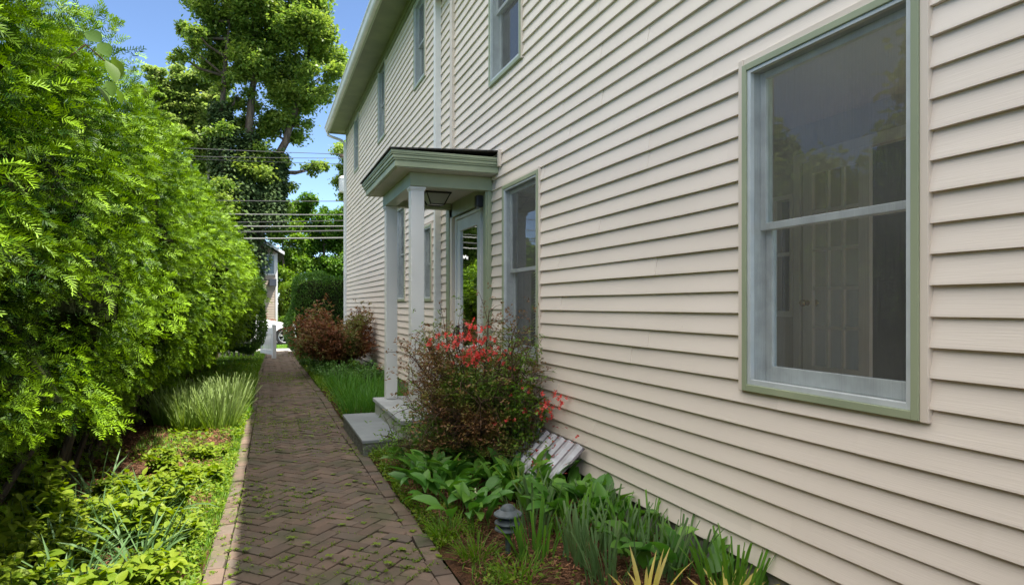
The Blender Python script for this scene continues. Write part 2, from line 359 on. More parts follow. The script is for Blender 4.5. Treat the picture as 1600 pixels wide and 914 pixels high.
for side in (0, 1):
    y = -1.0
    while y < 23:
        L = 0.212 if rnd.random() < 0.8 else 0.105; y1 = min(y+L, 23.19)
        f = (lambda v: pl(v)) if side == 0 else (lambda v: pr(v)-BORD)
        o = rnd.gauss(0, 0.004); t = rnd.gauss(0, .004)
        paver([(f(y)+o-t, y+.003), (f(y)+BORD-.004+o-t, y+.003), (f(y1)+BORD-.004+o+t, y1-.003), (f(y1)+o+t, y1-.003)], z=rnd.gauss(0.003, 0.004))
        y = y1
tag(path.build('path', BRICK), kind='structure')

# --- street side
tag(MB().box(-60, 60, 23.2, 24.7, -0.1, 0.0).build('sidewalk', PAVE), kind='structure')
tag(MB().box(-60, 60, 24.7, 26.7, -0.1, -0.004).build('lawn_strip', GRASSG), kind='structure')
tag(MB().box(-60, 60, 26.7, 26.86, -0.12, 0.012).build('kerb', PAVE), kind='structure')
tag(MB().box(-60, 60, 26.86, 33.2, -0.2, -0.018).build('road', ASPH), kind='structure')
tag(MB().box(-60, 60, 33.2, 33.36, -0.12, 0.012).build('kerb', PAVE), kind='structure')

# ================================================================ HOUSE
WX = 2.33; CC = 0.1143; PH = 1.4595
house = empty('house', (WX, 8, 0))
tag(house, 'long cream clapboard house with sage green trim beside the brick path', 'house')
def hp(mb, name, m, parent=None, **k):
    """build in world coordinates as a child of the house or of one of its parts"""
    par = parent or house
    o = mb.build(name, m, par, **k)
    # all meshes are in world coordinates: cancel the parent's offset
    o.matrix_parent_inverse = world_inv(par)
    return o
def world_inv(p):
    from mathutils import Matrix
    M = Matrix.Identity(4); ch = []
    while p: ch.append(p); p = p.parent
    for q in reversed(ch):
        M = M @ q.matrix_parent_inverse @ Matrix.LocRotScale(q.location, q.rotation_euler, q.scale)
    return M.inverted()
# openings: y0, y1, z0, z1
W_BIG = (1.816, 2.798, 1.068, 2.716); W_SM = (5.50, 6.44, 0.98, 2.705); DOOR = (6.83, 8.56, 0.36, 2.83)
W_UP = [(5.93, 6.87, 3.84, 5.40), (9.90, 10.68, 4.94, 6.30), (13.37, 14.24, 4.88, 6.42), (17.23, 18.08, 4.97, 6.38)]
W_LO = [(9.50, 10.02, 1.56, 2.68), (11.41, 12.15, 1.57, 3.24)]
WINS = [W_BIG, W_SM] + W_UP + W_LO
J = 0.022
OPEN = [(a-J, b+J, c, d+J) for a, b, c, d in WINS] + [(DOOR[0]-.01, DOOR[1]+.01, DOOR[2], DOOR[3]+.2), (8.30, 8.53, 0.0, 5.8), ]
def siding(y0, y1, ztop, seed):
    m = MB(); r = random.Random(seed); k = -11
    while PH+k*CC < ztop:
        zb = PH+k*CC; zt = min(zb+CC, ztop); k += 1
        cuts = sorted({zb, zt} | {z for o in OPEN for z in (o[2], o[3]) if zb+1e-4 < z < zt-1e-4})
        joints = []; yy = y0+r.uniform(.3, 3.6)
        while yy < y1: joints.append(yy); yy += 3.66
        for za, zc in zip(cuts[:-1], cuts[1:]):
            iv = [(y0, y1)]
            for o in OPEN:
                if o[2] < zc-1e-4 and o[3] > za+1e-4:
                    iv = [q for p in iv for q in ((p[0], min(p[1], o[0])), (max(p[0], o[1]), p[1])) if q[1]-q[0] > .004]
            for a, b in iv:
                pts = sorted([a, b]+[j for j in joints if a < j < b])
                for p0, p1 in zip(pts[:-1], pts[1:]):
                    off = 0.0024*(sum(j <= p0 for j in joints) % 2)
                    ns = max(1, int((p1-p0)/0.5)); vs = []
                    for i in range(ns+1):
                        y = p0+(p1-p0)*i/ns
                        wv = 0.0016*math.sin(y*2.1+k*1.7)+0.0010*math.sin(y*5.3+k)
                        ua, uc = (za-zb)/CC, (zc-zb)/CC; low = abs(za-zb) < 1e-6
                        ob = 0.021-0.020*ua+off+wv*(.5-.2*ua); ot = 0.021-0.020*uc+off+wv*(.5-.2*uc); um = ua+(uc-ua)*.08
                        om = 0.021-0.020*um+off+wv*(.5-.2*um)+(.0006 if low else 0)
                        dz = wv*.7 if low else 0
                        vs += [((WX+.002) if low else (WX-ob+.0002), y, za+dz), (WX-ob, y, za+dz), (WX-om, y, zb+CC*um+dz), (WX-ot, y, zc)]
                    fs = []
                    for i in range(ns):
                        for c in range(3): fs.append((i*4+c, i*4+4+c, i*4+5+c, i*4+1+c))
                    fs += [(0, 1, 2, 3), (ns*4+3, ns*4+2, ns*4+1, ns*4)]
                    m.add(vs, fs)
    return m
hp(siding(-4.0, 8.415, 5.75, 1), 'wall', SIDING)
hp(siding(8.415, 19.86, 6.50, 2), 'wall', SIDING)
# the rest of the shell (other walls, roofs): closes the house so that its rooms are dark
sh = MB()
sh.box(8.9, 9.0, 8.5, 19.9, 0, 6.6); sh.box(WX+.02, 8.9, 19.88, 19.93, 0, 6.6); sh.box(WX+.06, 9.0, 8.36, 8.46, 0, 6.6)
sh.box(4.385, 4.45, -4, 8.36, 3.07, 5.75); sh.box(4.45, 4.5, 5.1, 8.36, 0, 3.07); sh.box(4.385, 4.45, -4, 8.36, -.1, .45)
an = MB(); an.box(4.45, 6.4, 3.15, 3.23, 0, 3.1); an.box(6.3, 6.4, 3.23, 5.02, 0, 3.1); an.box(4.45, 6.4, 5.02, 5.1, 0, 3.1); an.box(4.45, 6.4, 3.15, 5.1, 3.102, 3.15); hp(an, 'dark_box', DARKIN)  # dark box added behind the french door to keep its panes dark
for a, b in ((0, .9), (2.4, 5.75)): sh.box(WX+.02, 4.45, -4.1, -4.0, a, b)
sh.box(WX+.02, 2.8, -4.1, -4.0, .9, 2.4); sh.box(4.0, 4.45, -4.1, -4.0, .9, 2.4)  # end wall opening, added unseen to let daylight in
hp(sh, 'end_wall', CREAM)
hp(MB().box(WX-.004+.012, WX+.25, -4, 6.8, -.2, .2).box(WX+.008, WX+.25, 8.6, 19.85, -.2, .2), 'foundation', CONC)
roof = MB()
roof.prism([(1.80, 6.66), (5.65, 9.6), (9.5, 6.66), (9.5, 6.55), (5.65, 9.45), (1.80, 6.575)], 8.95, 20.25, 'y')
roof.prism([(2.20, 5.86), (3.4, 6.7), (4.6, 5.86), (4.6, 5.78), (3.4, 6.6), (2.20, 5.80)], -4.4, 8.94, 'y')
for (y0, y1, pts) in ((8.40, 8.45, [(2.34, 6.5), (8.95, 6.5), (5.65, 9.4)]), (19.86, 19.9, [(2.34, 6.5), (8.95, 6.5), (5.65, 9.4)]), (-4.05, -4.0, [(2.34, 5.7), (4.45, 5.7), (3.4, 6.55)])):
    roof.prism(pts, y0, y1, 'y')
hp(roof, 'roof', SHINGLE)
# eaves
def gutter(mb, x, y0, y1, z):
    mb.prism([(x, z-.10), (x-.015, z-.03), (x-.035, z-.005), (x-.035, z+.012), (x-.02, z+.012), (x+.085, z+.008), (x+.085, z-.125), (x+.02, z-.125)], y0, y1, 'y')
ev = MB(); ev.box(1.86, WX-.02, 8.95, 20.2, 6.535, 6.56); ev.box(2.13+.085, WX-.02, -4.3, 8.93, 5.735, 5.755)
SOFG = noise_col(mat('dark_olive_eaves', (.2, .23, .11), .5), (0.19, 0.225, 0.10), (0.15, 0.18, 0.08), (3, 3, 3))  # darker olive tone than the sage trim
hp(ev, 'soffit', SOFG)
fr = MB(); fr.box(WX-.05, WX+.01, 8.535, 19.93, 6.44, 6.533); fr.box(WX-.03, WX+.01, 8.535, 19.93, 6.36, 6.44); fr.box(WX-.045, WX+.01, -4, 8.3, 5.62, 5.733)
hp(fr, 'frieze_board', SOFG)
fa = MB(); fa.box(1.84, 1.862, 8.95, 20.22, 6.49, 6.63); fa.box(1.84, WX+.02, 20.2, 20.222, 6.50, 6.64)
hp(fa, 'fascia', GREEN)
gt = MB(); gutter(gt, 1.755, 8.95, 20.2, 6.64)
hp(gt, 'gutter', WHITE)
gt = MB(); gutter(gt, 2.13, -4.3, 8.93, 5.77); hp(gt, 'gutter', WHITE)
dn = MB(); dn.tube([(1.80, 20.1, 6.52), (1.82, 20.1, 6.42), (1.95, 20.06, 6.36), (2.18, 20.0, 6.28), (2.27, 19.98, 6.2), (2.28, 19.98, 6.0), (2.28, 19.98, 0.2)], .04, 10)
hp(dn, 'downspout', WHITE, smooth=True)
dn = MB()   # corrugated rectangular downspout in the inner joint
for (a, b, c, d) in [(WX-.10, WX-.012, 8.985, 9.075)]:
    prof = [(a, c+.005), (a, c+.03), (a+.006, c+.045), (a, c+.06), (a, d-.005), (a+.005, d), (b, d), (b, c), (a+.005, c)]
    dn.prism(prof, .12, 6.5, 'z')
hp(dn, 'downspout', WHITE)
hp(MB().box(WX-.05, WX+.01, 8.30, 8.40, 0.2, 5.62).box(WX-.03, WX+.01, 8.40, 8.415, 0.2, 5.62), 'corner_board', CREAM)
hp(MB().box(WX-.02, WX+.01, 8.415, 8.52, 3.0, 6.36), 'corner_filler', CREAM)
OPENFIX = None
hp(MB().box(WX-.035, WX+.03, 19.83, 19.93, 0.15, 6.44), 'corner_board', WHITE)

# --- windows
def frame_ring(mb, x0, x1, y0, y1, z0, z1, wy, wz0, wz1):
    mb.box(x0, x1, y0, y0+wy, z0, z1); mb.box(x0, x1, y1-wy, y1, z0, z1)
    mb.box(x0, x1, y0+wy, y1-wy, z0, z0+wz0); mb.box(x0, x1, y0+wy, y1-wy, z1-wz1, z1)
def window(w, label=None, big=False, curtain=None):
    y0, y1, z0, z1 = w
    cs = 0.033 if big else 0.036
    jc = MB(); jw = .034 if big else .022
    jc.box(WX-.031, WX+.01, y0-jw, y0, z0-.004, z1+jw); jc.box(WX-.031, WX+.01, y1, y1+jw, z0-.004, z1+jw); jc.box(WX-.026, WX+.01, y0, y1, z1, z1+jw)
    c = MB(); frame_ring(c, WX-.038, WX+.02, y0, y1, z0, z1, cs, cs*1.05, cs)
    fr = hp(c, 'window', GREEN, bevel=.003)
    if label: fr['label'] = label
    hp(jc, 'trim_channel', CREAM, fr, bevel=.003)
    s = MB(); a0, a1, b0, b1 = y0+cs, y1-cs, z0+cs*1.05, z1-cs
    frame_ring(s, WX-.03, WX+.0, a0, a1, b0, b1, .024, .026, .018)
    hp(s, 'storm_frame', ALU, fr, bevel=.002)
    rv = MB(); frame_ring(rv, WX+.0, WX+.11, a0+.005, a1-.005, b0+.005, b1-.005, .018, .012, .012)
    hp(rv, 'jamb', SASH, fr)
    sc = MB(); sc.add([(WX-.008, a0+.02, b0+.02), (WX-.008, a1-.02, b0+.02), (WX-.008, a1-.02, b1-.015), (WX-.008, a0+.02, b1-.015)], [(3, 2, 1, 0)])
    hp(sc, 'screen', SCREEN, fr)
    mid = b0+(b1-b0)*.50; q0, q1 = a0+.024, a1-.024
    us = MB(); frame_ring(us, WX+.03, WX+.06, q0, q1, mid-.018, b1-.018, .04, .036, .035); hp(us, 'upper_sash', SASH, fr, bevel=.003)
    ls = MB(); frame_ring(ls, WX+.066, WX+.096, q0, q1, b0+.018, mid+.018, .045, .075, .034); hp(ls, 'lower_sash', SASH, fr, bevel=.003)
    gl = MB()
    gl.add([(WX+.045, q0, mid), (WX+.045, q1, mid), (WX+.045, q1, b1-.03), (WX+.045, q0, b1-.03)], [(3, 2, 1, 0)])
    gl.add([(WX+.081, q0, b0+.03), (WX+.081, q1, b0+.03), (WX+.081, q1, mid), (WX+.081, q0, mid)], [(3, 2, 1, 0)])
    hp(gl, 'pane', GLASS, fr)
    if curtain:
        cu = MB(); n = 60; vs = []
        cy0, cy1, cz0, cz1 = curtain
        for i in range(n+1):
            y = cy0+(cy1-cy0)*i/n; x = WX+.2+.018*math.sin(i*1.1)+.012*math.sin(i*.47+1)
            vs += [(x, y, cz0), (x+.006*math.sin(i), y, cz1)]
        cu.add(vs, [(2*i, 2*i+2, 2*i+3, 2*i+1) for i in range(n)])
        hp(cu, 'curtain', CURT, fr, smooth=True)
    return fr
CURT = mat('sheer_curtain', (0.42, 0.47, 0.52), 0.9, 0.1)
window(W_BIG, 'large nearest window showing a white french door inside', True)
wsm = window(W_SM, 'dark screened ground floor window with white blinds behind the azalea')
bl = MB()
for k in range(26):
    z = 1.06+k*.03; bl.add([(WX+.17, 5.62, z), (WX+.17, 6.1, z), (WX+.19, 6.1, z+.02), (WX+.19, 5.62, z+.02)], [(0, 1, 2, 3)])
hp(bl, 'blind', WHITE, wsm)
window(W_UP[0], 'upper window with streaked pale screen, nearest', curtain=(6.0, 6.35, 3.9, 5.4))
for x in W_UP[1:]: window(x)
for x in W_LO: window(x)
# dark rooms behind the smaller windows
rm = MB()
for (a, b, c, d) in [W_SM]+W_UP+W_LO:
    y0, y1, z0, z1 = a-.25, b+.25, c-.3, d+.1; X0, X1 = WX+.12, WX+1.0
    rm.add([(X0, y0, z0), (X1, y0, z0), (X1, y1, z0), (X0, y1, z0), (X0, y0, z1), (X1, y0, z1), (X1, y1, z1), (X0, y1, z1)], [(0, 1, 2, 3), (4, 7, 6, 5), (0, 4, 5, 1), (1, 5, 6, 2), (2, 6, 7, 3)])
hp(rm, 'room_wall', DARKIN)
# --- the room seen through the near window
INW = noise_col(mat('interior_plaster', (0.5, 0.47, 0.42), 0.8, 0.2), (0.50, 0.47, 0.40), (0.45, 0.42, 0.36), (1, 1, 1))
INF = noise_col(mat('interior_floor', (0.25, 0.15, 0.09), 0.4, 0.4), (0.28, 0.17, 0.10), (0.18, 0.10, 0.06), (2, 30, 2))
ri = MB(); F0, F1 = 0.5, 3.02; BX = 4.3
# back wall with door opening (y 3.78..4.47) and a dark doorway (y 2.3..3.74), window (4.62..4.92)
ri.box(BX, BX+.08, -4, -2.6, F0, F1); ri.box(BX, BX+.08, 3.0, 3.28, F0, F1); ri.box(BX, BX+.08, -2.6, 3.0, 2.8, F1); ri.box(BX, BX+.08, -2.6, 3.0, F0, .8); ri.box(BX, BX+.08, 4.47, 4.60, F0, F1); ri.box(BX, BX+.08, 3.28, 4.47, 2.70, F1)  # includes a wide opening added out of view to let sun in
ri.box(BX, BX+.08, 4.60, 4.80, F0, 1.45); ri.box(BX, BX+.08, 4.60, 4.80, 2.42, F1); ri.box(BX, BX+.08, 4.80, 5.3, F0, F1)
ri.box(WX+.13, BX, 5.22, 5.3, F0, F1)
ri.box(WX+.112, WX+.128, -3.9, W_BIG[0]-.02, F0, F1); ri.box(WX+.112, WX+.128, W_BIG[1]+.02, 5.2, F0, F1)
ri.box(WX+.112, WX+.128, W_BIG[0]-.02, W_BIG[1]+.02, F0, W_BIG[2]-.02); ri.box(WX+.112, WX+.128, W_BIG[0]-.02, W_BIG[1]+.02, W_BIG[3]+.02, F1)
hp(ri, 'room_wall', INW)
hp(MB().box(WX+.1, 4.39, -4, 8.3, F0-.05, F0), 'room_floor', INF)
hp(MB().box(WX+.1, 4.39, -4, 8.3, F1, F1+.05), 'room_ceiling', INW)
tr = MB(); frame_ring(tr, BX-.02, BX, 3.22, 4.56, F0, 2.78, .07, .0, .08)
hp(tr, 'interior_trim', WHITE)
tr = MB(); frame_ring(tr, BX-.02, BX+.02, 4.57, 4.83, 1.40, 2.46, .035, .05, .035); tr.box(BX-.01, BX+.02, 4.60, 4.80, 1.93, 1.96); hp(tr, 'interior_window_trim', WHITE)
fd = empty('french_door', (BX-.02, 4.45, F0), 0)
tag(fd, 'white interior french door with fifteen small panes seen through the largest window', 'door')
d = MB(); H = 2.2; Wd = .66
d.box(0, .035, -Wd, -Wd+.10, 0, H); d.box(0, .035, -.10, 0, 0, H); d.box(0, .035, -Wd+.1, -.1, 0, .5); d.box(0, .035, -Wd+.1, -.1, H-.11, H)
for i in (1, 2):
    y = -Wd+.1+(Wd-.2)*i/3; d.box(.004, .031, y-.013, y+.013, .5, H-.11)
for i in range(1, 5):
    z = .5+(H-.61)*i/5; d.box(.005, .030, -Wd+.1, -.1, z-.013, z+.013)
d.build('leaf_frame', WHITE, fd, bevel=.003)
MB().add([(.018, -Wd+.1, .5), (.018, -.1, .5), (.018, -.1, H-.11), (.018, -Wd+.1, H-.11)], [(0, 1, 2, 3)]).build('pane', glassmat('dim_glass', 1.0, (.35, .38, .36)), fd)
k = MB(); k.lathe([(0, -.07), (.02, -.068), (.03, -.055), (.028, -.04), (.012, -.03), (.012, -.005), (.026, 0), (.0, 0)], n=16)
kb = MB(); kb.add([(v[2], v[0]-.05, v[1]+1.02) for v in k.v], k.f); kb.build('knob', mat('brass', (0.55, 0.42, 0.15), .25, .5, 1), fd, smooth=True)

# --- porch
PC = GREEN
pr_ = MB(); y0, y1, x0 = 6.56, 8.62, 1.19
for (dx, za, zb) in ((0.045, 2.872, 2.935), (0.03, 2.935, 2.953), (0.018, 2.953, 2.985), (0.006, 2.985, 3.0), (0.0, 3.0, 3.028)):
    pr_.box(x0+dx, WX-.014, y0+dx, y1-dx, za, zb)
prf = hp(pr_, 'porch_roof', PC, bevel=.004)
hp(MB().add([(x0-.02, y0-.02, 3.030), (WX-.015, y0-.02, 3.085), (WX-.015, y1+.02, 3.085), (x0-.02, y1+.02, 3.030), (x0-.02, y0-.02, 3.042), (WX-.015, y0-.02, 3.097), (WX-.015, y1+.02, 3.097), (x0-.02, y1+.02, 3.042)],
   [(0, 3, 2, 1), (4, 5, 6, 7), (0, 1, 5, 4), (2, 3, 7, 6), (3, 0, 4, 7), (1, 2, 6, 5)]), 'porch_shingles', SHINGLE, prf)
hp(MB().box(WX-.045, WX-.016, y0-.055, y0-.004, 2.93, 3.10).box(x0+.6, WX-.016, y0-.012, y0-.003, 3.085, 3.09), 'flashing', CREAM, prf)
hp(MB().box(x0+.075, WX-.03, y0+.07, y1-.07, 2.866, 2.8715), 'porch_soffit', noise_col(mat('pale_soffit', (.5, .5, .44), .6), (.52, .50, .44), (.42, .41, .36), (3, 3, 3)), prf)
bm = MB(); bm.box(1.43, WX-.015, 6.81, 6.93, 2.725, 2.865); bm.box(1.43, WX-.015, 8.34, 8.46, 2.725, 2.865); bm.box(1.43, 1.57, 6.93, 8.34, 2.725, 2.865)
hp(bm, 'porch_beam', PC, bevel=.003)
hp(MB().box(1.572, WX-.016, 6.932, 8.338, 2.80, 2.82), 'porch_ceiling', mat('porch_ceiling_paint', (.46, .44, .38), .6))
for yy in (6.84, 8.31):
    p = MB(); p.box(1.445, 1.585, yy, yy+.13, .345, 2.70)
    po = hp(p, 'porch_post', WHITE, bevel=.006)
    hp(MB().box(1.43, 1.60, yy-.014, yy+.144, 2.70, 2.7245).box(1.437, 1.593, yy-.008, yy+.138, 2.685, 2.70), 'post_cap', WHITE, po, bevel=.004)
st = MB(); st.box(1.34, WX, 6.74, 8.50, -.05, .295)
pf = hp(st, 'porch_base', noise_col(mat('painted_riser', (.4, .42, .36), .7), (.42, .44, .38), (.30, .32, .27), (4, 4, 4)))
hp(MB().box(1.315, 1.62, 6.71, 8.53, .297, .342).box(1.622, WX, 6.71, 8.53, .300, .345), 'porch_floor', noise_col(mat('pale_stone_tread', (.4, .42, .43), .7), (.44, .46, .47), (.33, .35, .36), (4, 4, 4), bump=.2, bscale=(40, 40, 40)), pf, bevel=.006)
# --- entry door
dr = MB(); y0, y1, z0, z1 = DOOR
dr.box(WX-.06, WX+.05, y0, y0+.15, .345, 2.80); dr.box(WX-.075, WX-.055, y0+.02, y0+.05, .345, 2.80)
dr.box(WX-.06, WX+.05, y1-.15, y1, .345, 2.80); dr.box(WX-.05, WX+.05, y0+.15, y1-.15, 2.62, 2.80)
dr.box(WX+.02, WX+.05, y0+.15, y0+.33, .345, 2.62)
df = hp(dr, 'door_casing', GREEN, bevel=.004)
dd = MB(); a, b = 7.16, 8.20
frame_ring(dd, WX-.035, WX+.005, a, b, .36, 2.60, .035, .03, .035); dd.box(WX-.01, WX+.04, 8.20, 8.42, .345, 2.62)
hp(dd, 'door_frame', WHITE, df, bevel=.003)
dd = MB(); frame_ring(dd, WX-.02, WX+.02, a+.04, b-.04, .40, 2.56, .13, .22, .14)
door = hp(dd, 'door', WHITE, bevel=.004)
hp(MB().add([(WX, a+.16, .60), (WX, b-.16, .60), (WX, b-.16, 2.43), (WX, a+.16, 2.43)], [(3, 2, 1, 0)]), 'pane', DOORGLASS, door)
hp(MB().box(WX+.05, WX+.06, 7.0, 8.4, .3, 2.7), 'door_backing', DARKIN, door)  # dark sheet standing in for the unlit room behind the glass
hp(MB().box(WX-.06, WX-.02, b-.15, b-.12, 1.05, 1.25).tube([(WX-.055, b-.135, 1.06), (WX-.085, b-.135, 1.10), (WX-.085, b-.135, 1.20), (WX-.055, b-.135, 1.24)], .008, 8), 'handle', BLACK, door)

# --- lamps and small fixtures
lf = empty('ceiling_lantern', (1.90, 7.62, 2.798)); tag(lf, 'black framed tapered lantern hanging flush under the porch roof', 'lamp')
l = MB(); l.box(-.15, .15, -.15, .15, -.016, 0)
for i in range(4):
    ang = math.pi/4+i*math.pi/2
    p = Vector((math.cos(ang)*.195, math.sin(ang)*.195, -.012)); q = Vector((math.cos(ang)*.115, math.sin(ang)*.115, -.135)); l.tube([p, q], .007, 6)
    ang2 = ang+math.pi/2; q2 = Vector((math.cos(ang2)*.115, math.sin(ang2)*.115, -.135)); l.tube([q, q2], .006, 6)
l.build('lantern_frame', BLACK, lf)
lg = MB(); A, B = .135, .078
lg.add([(-A, -A, -.018), (A, -A, -.018), (A, A, -.018), (-A, A, -.018), (-B, -B, -.13), (B, -B, -.13), (B, B, -.13), (-B, B, -.13)], [(0, 1, 5, 4), (1, 2, 6, 5), (2, 3, 7, 6), (3, 0, 4, 7), (4, 5, 6, 7)])
FG = mat('seeded_glass', (.35, .36, .33), .25, .5); lg.build('glass_shade', FG, lf)
sb = empty('security_camera', (WX-.06, 7.02, 2.63)); tag(sb, 'small black security camera fixed at the top of the door casing', 'camera')
MB().box(-.075, 0, -.045, .045, -.06, .07).build('camera_body', BLACK, sb, bevel=.008)
MB().lathe([(0, -.03), (.016, -.028), (.02, -.01), (.02, 0)], (-.05, 0, -.05), 12).build('camera_lens', mat('grey_lens', (.3, .3, .3), .3), sb)

slab = empty('stone_step', (1.14, 7.62, 0)); tag(slab, 'blue grey stone slab step at the path edge below the porch', 'step')
MB().box(-.19, .20, -.86, .86, -.05, .1265).build('slab_body', STONESIDE, slab)
MB().box(-.20, .20, -.87, .87, .128, .16).build('slab_top', STONE, slab, bevel=.005)

DARKMET = noise_col(mat('weathered_grey_metal', (.09, .11, .12), .5, .4), (.10, .125, .14), (.06, .075, .08), (20, 20, 20))
pl_ = empty('path_light', (1.36, 3.71, .03)); tag(pl_, 'small grey pagoda path light with three tiers standing in the flower bed', 'path light')
MB().lathe([(0, .305), (.012, .303), (.03, .296), (.044, .280), (.047, .272), (.052, .270), (.083, .250), (.085, .242), (.080, .240), (.0, .250)], n=28).build('cap', DARKMET, pl_, smooth=True)
for z in (.195, .158):
    MB().lathe([(.045, z+.028), (.078, z+.006), (.080, z-.001), (.076, z-.003), (.040, z+.016)], n=28).build('louvre', DARKMET, pl_, smooth=True)
MB().lathe([(.034, .245), (.034, .15), (.0, .15)], n=20).build('lens', mat('smoky_lens', (.10, .12, .11), .2, .5), pl_, smooth=True)
MB().lathe([(.042, .152), (.046, .145), (.03, .125), (.017, .118), (.015, .0), (.015, -.08)], n=16).build('stem', DARKMET, pl_, smooth=True)
for i in range(3):
    a = i*2.1+.3; MB().tube([(math.cos(a)*.05, math.sin(a)*.05, .262), (math.cos(a)*.05, math.sin(a)*.05, .15)], .004, 6).build('rod', DARKMET, pl_)

# corrugated window well cover leaning on the wall
cp = empty('corrugated_panel', (2.15, 4.98, .06)); tag(cp, 'corrugated grey white panel leaning on the wall behind the leaves, strewn with red petals', 'panel')
pm = MB(); ys = []; y = -.42; k = 0
while y < .42:
    ys += [(y, 0), (y+.035, 0), (y+.055, .03), (y+.10, .03), (y+.12, 0)]; y += .155
ys = sorted(set(ys)); top = []; n = len(ys)
ax = Vector((-.32, 0, -.28)); nn = Vector((-.67, 0, .74))
vs = []
for s in (0, .5, 1):
    for (yy, h) in ys: p = Vector((.14, yy-.03*s, .36))+ax*s*.95+nn*h; vs.append(p)
for s in (0, .5, 1):
    for (yy, h) in ys: p = Vector((.14, yy-.03*s, .36))+ax*s*.95+nn*(h-.004); vs.append(p)
fs = [(r*n+i, r*n+i+1, (r+1)*n+i+1, (r+1)*n+i) for r in (0, 1) for i in range(n-1)]+[(3*n+r*n+i, 3*n+(r+1)*n+i, 3*n+(r+1)*n+i+1, 3*n+r*n+i+1) for r in (0, 1) for i in range(n-1)]
fs += [(i+1, i, 3*n+i, 3*n+i+1) for i in range(n-1)]+[(2*n+i, 2*n+i+1, 5*n+i+1, 5*n+i) for i in range(n-1)]
pm.add(vs, fs)
PANEL = noise_col(mat('dirty_corrugated_plastic', (.55, .55, .6), .25, .5), (.62, .63, .67), (.30, .29, .31), (6, 3, 6), 8, .35, .7)  # pale ridges: their white reflections are put into the colour
po_ = pm.build('sheet', PANEL, cp)
dk = noise_col(mat('dark_valley', (.16, .14, .16), .3, .5), (.20, .18, .20), (.09, .08, .09), (9, 9, 9)); po_.data.materials.append(dk)  # valleys coloured dark, standing in for seeing through the sheet
for f in po_.data.polygons:
    zs = [po_.data.vertices[i].co.dot(nn) for i in f.vertices]; mid = min(v.co.dot(nn) for v in po_.data.vertices)
    hs_ = [((po_.data.vertices[i].co-Vector((.14, 0, .36))).dot(nn)) for i in f.vertices]
    if max(hs_) < .02: f.material_index = 1

# ================================================================ VEGETATION
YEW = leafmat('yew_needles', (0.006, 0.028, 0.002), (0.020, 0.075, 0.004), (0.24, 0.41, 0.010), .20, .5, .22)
YEWCORE = noise_col(mat('hedge_dark_core', (.02, .03, .012), .95, 0), (.03, .035, .015), (.012, .018, .008), (6, 6, 6))  # for the opaque dark core added inside hedges to block light
HZ = [0.12, .35, .6, .85, 1.1, 1.4, 1.8, 2.2, 2.48, 2.66, 2.79, 2.84]
HX = [-1.72, -1.58, -1.36, -1.10, -.88, -.70, -.58, -.55, -.60, -.70, -.95, -1.9]
arc = np.concatenate([[0], np.cumsum(np.hypot(np.diff(HX), np.diff(HZ)))])
def hedge_pt(s, y):
    x = np.interp(s, arc, HX); z = np.interp(s, arc, HZ)
    dx = np.interp(y, [-3, 1, 3, 6, 10, 14, 17, 18.5], [-.1, -.1, -.02, .06, .2, .34, .42, .40])
    zs = np.interp(y, [0, 3, 6, 10, 14, 17.5], [.99, .99, 1.02, 1.0, .96, .90])
    return x+dx, z*zs
def hedge_surface(s, y):
    x, z = hedge_pt(s, y); e = .02
    xa, za = hedge_pt(np.maximum(s-e, 0), y); xb, zb = hedge_pt(np.minimum(s+e, arc[-1]), y)
    tx, tz = xb-xa, zb-za; l = np.hypot(tx, tz)+1e-9; nx, nz = tz/l, -tx/l
    P = np.stack([x, y, z], 1)
    P2 = P*np.array([1, 1, 1.5]); b = (vnoise(P2, .42, 11)-.5)*.62+(vnoise(P2, .17, 12)-.5)*.40+(vnoise(P, 1.3, 13)-.5)*.16-.03
    b = b*np.interp(z, [1.9, 2.5], [1, .62])
    nrm = np.stack([nx, np.zeros_like(nx), nz], 1)
    return P+nrm*b[:, None], nrm, b
hedge = empty('yew_hedge', (-1.7, 8, 0)); tag(hedge, 'tall bright green yew hedge running along the left side of the brick path', 'hedge')
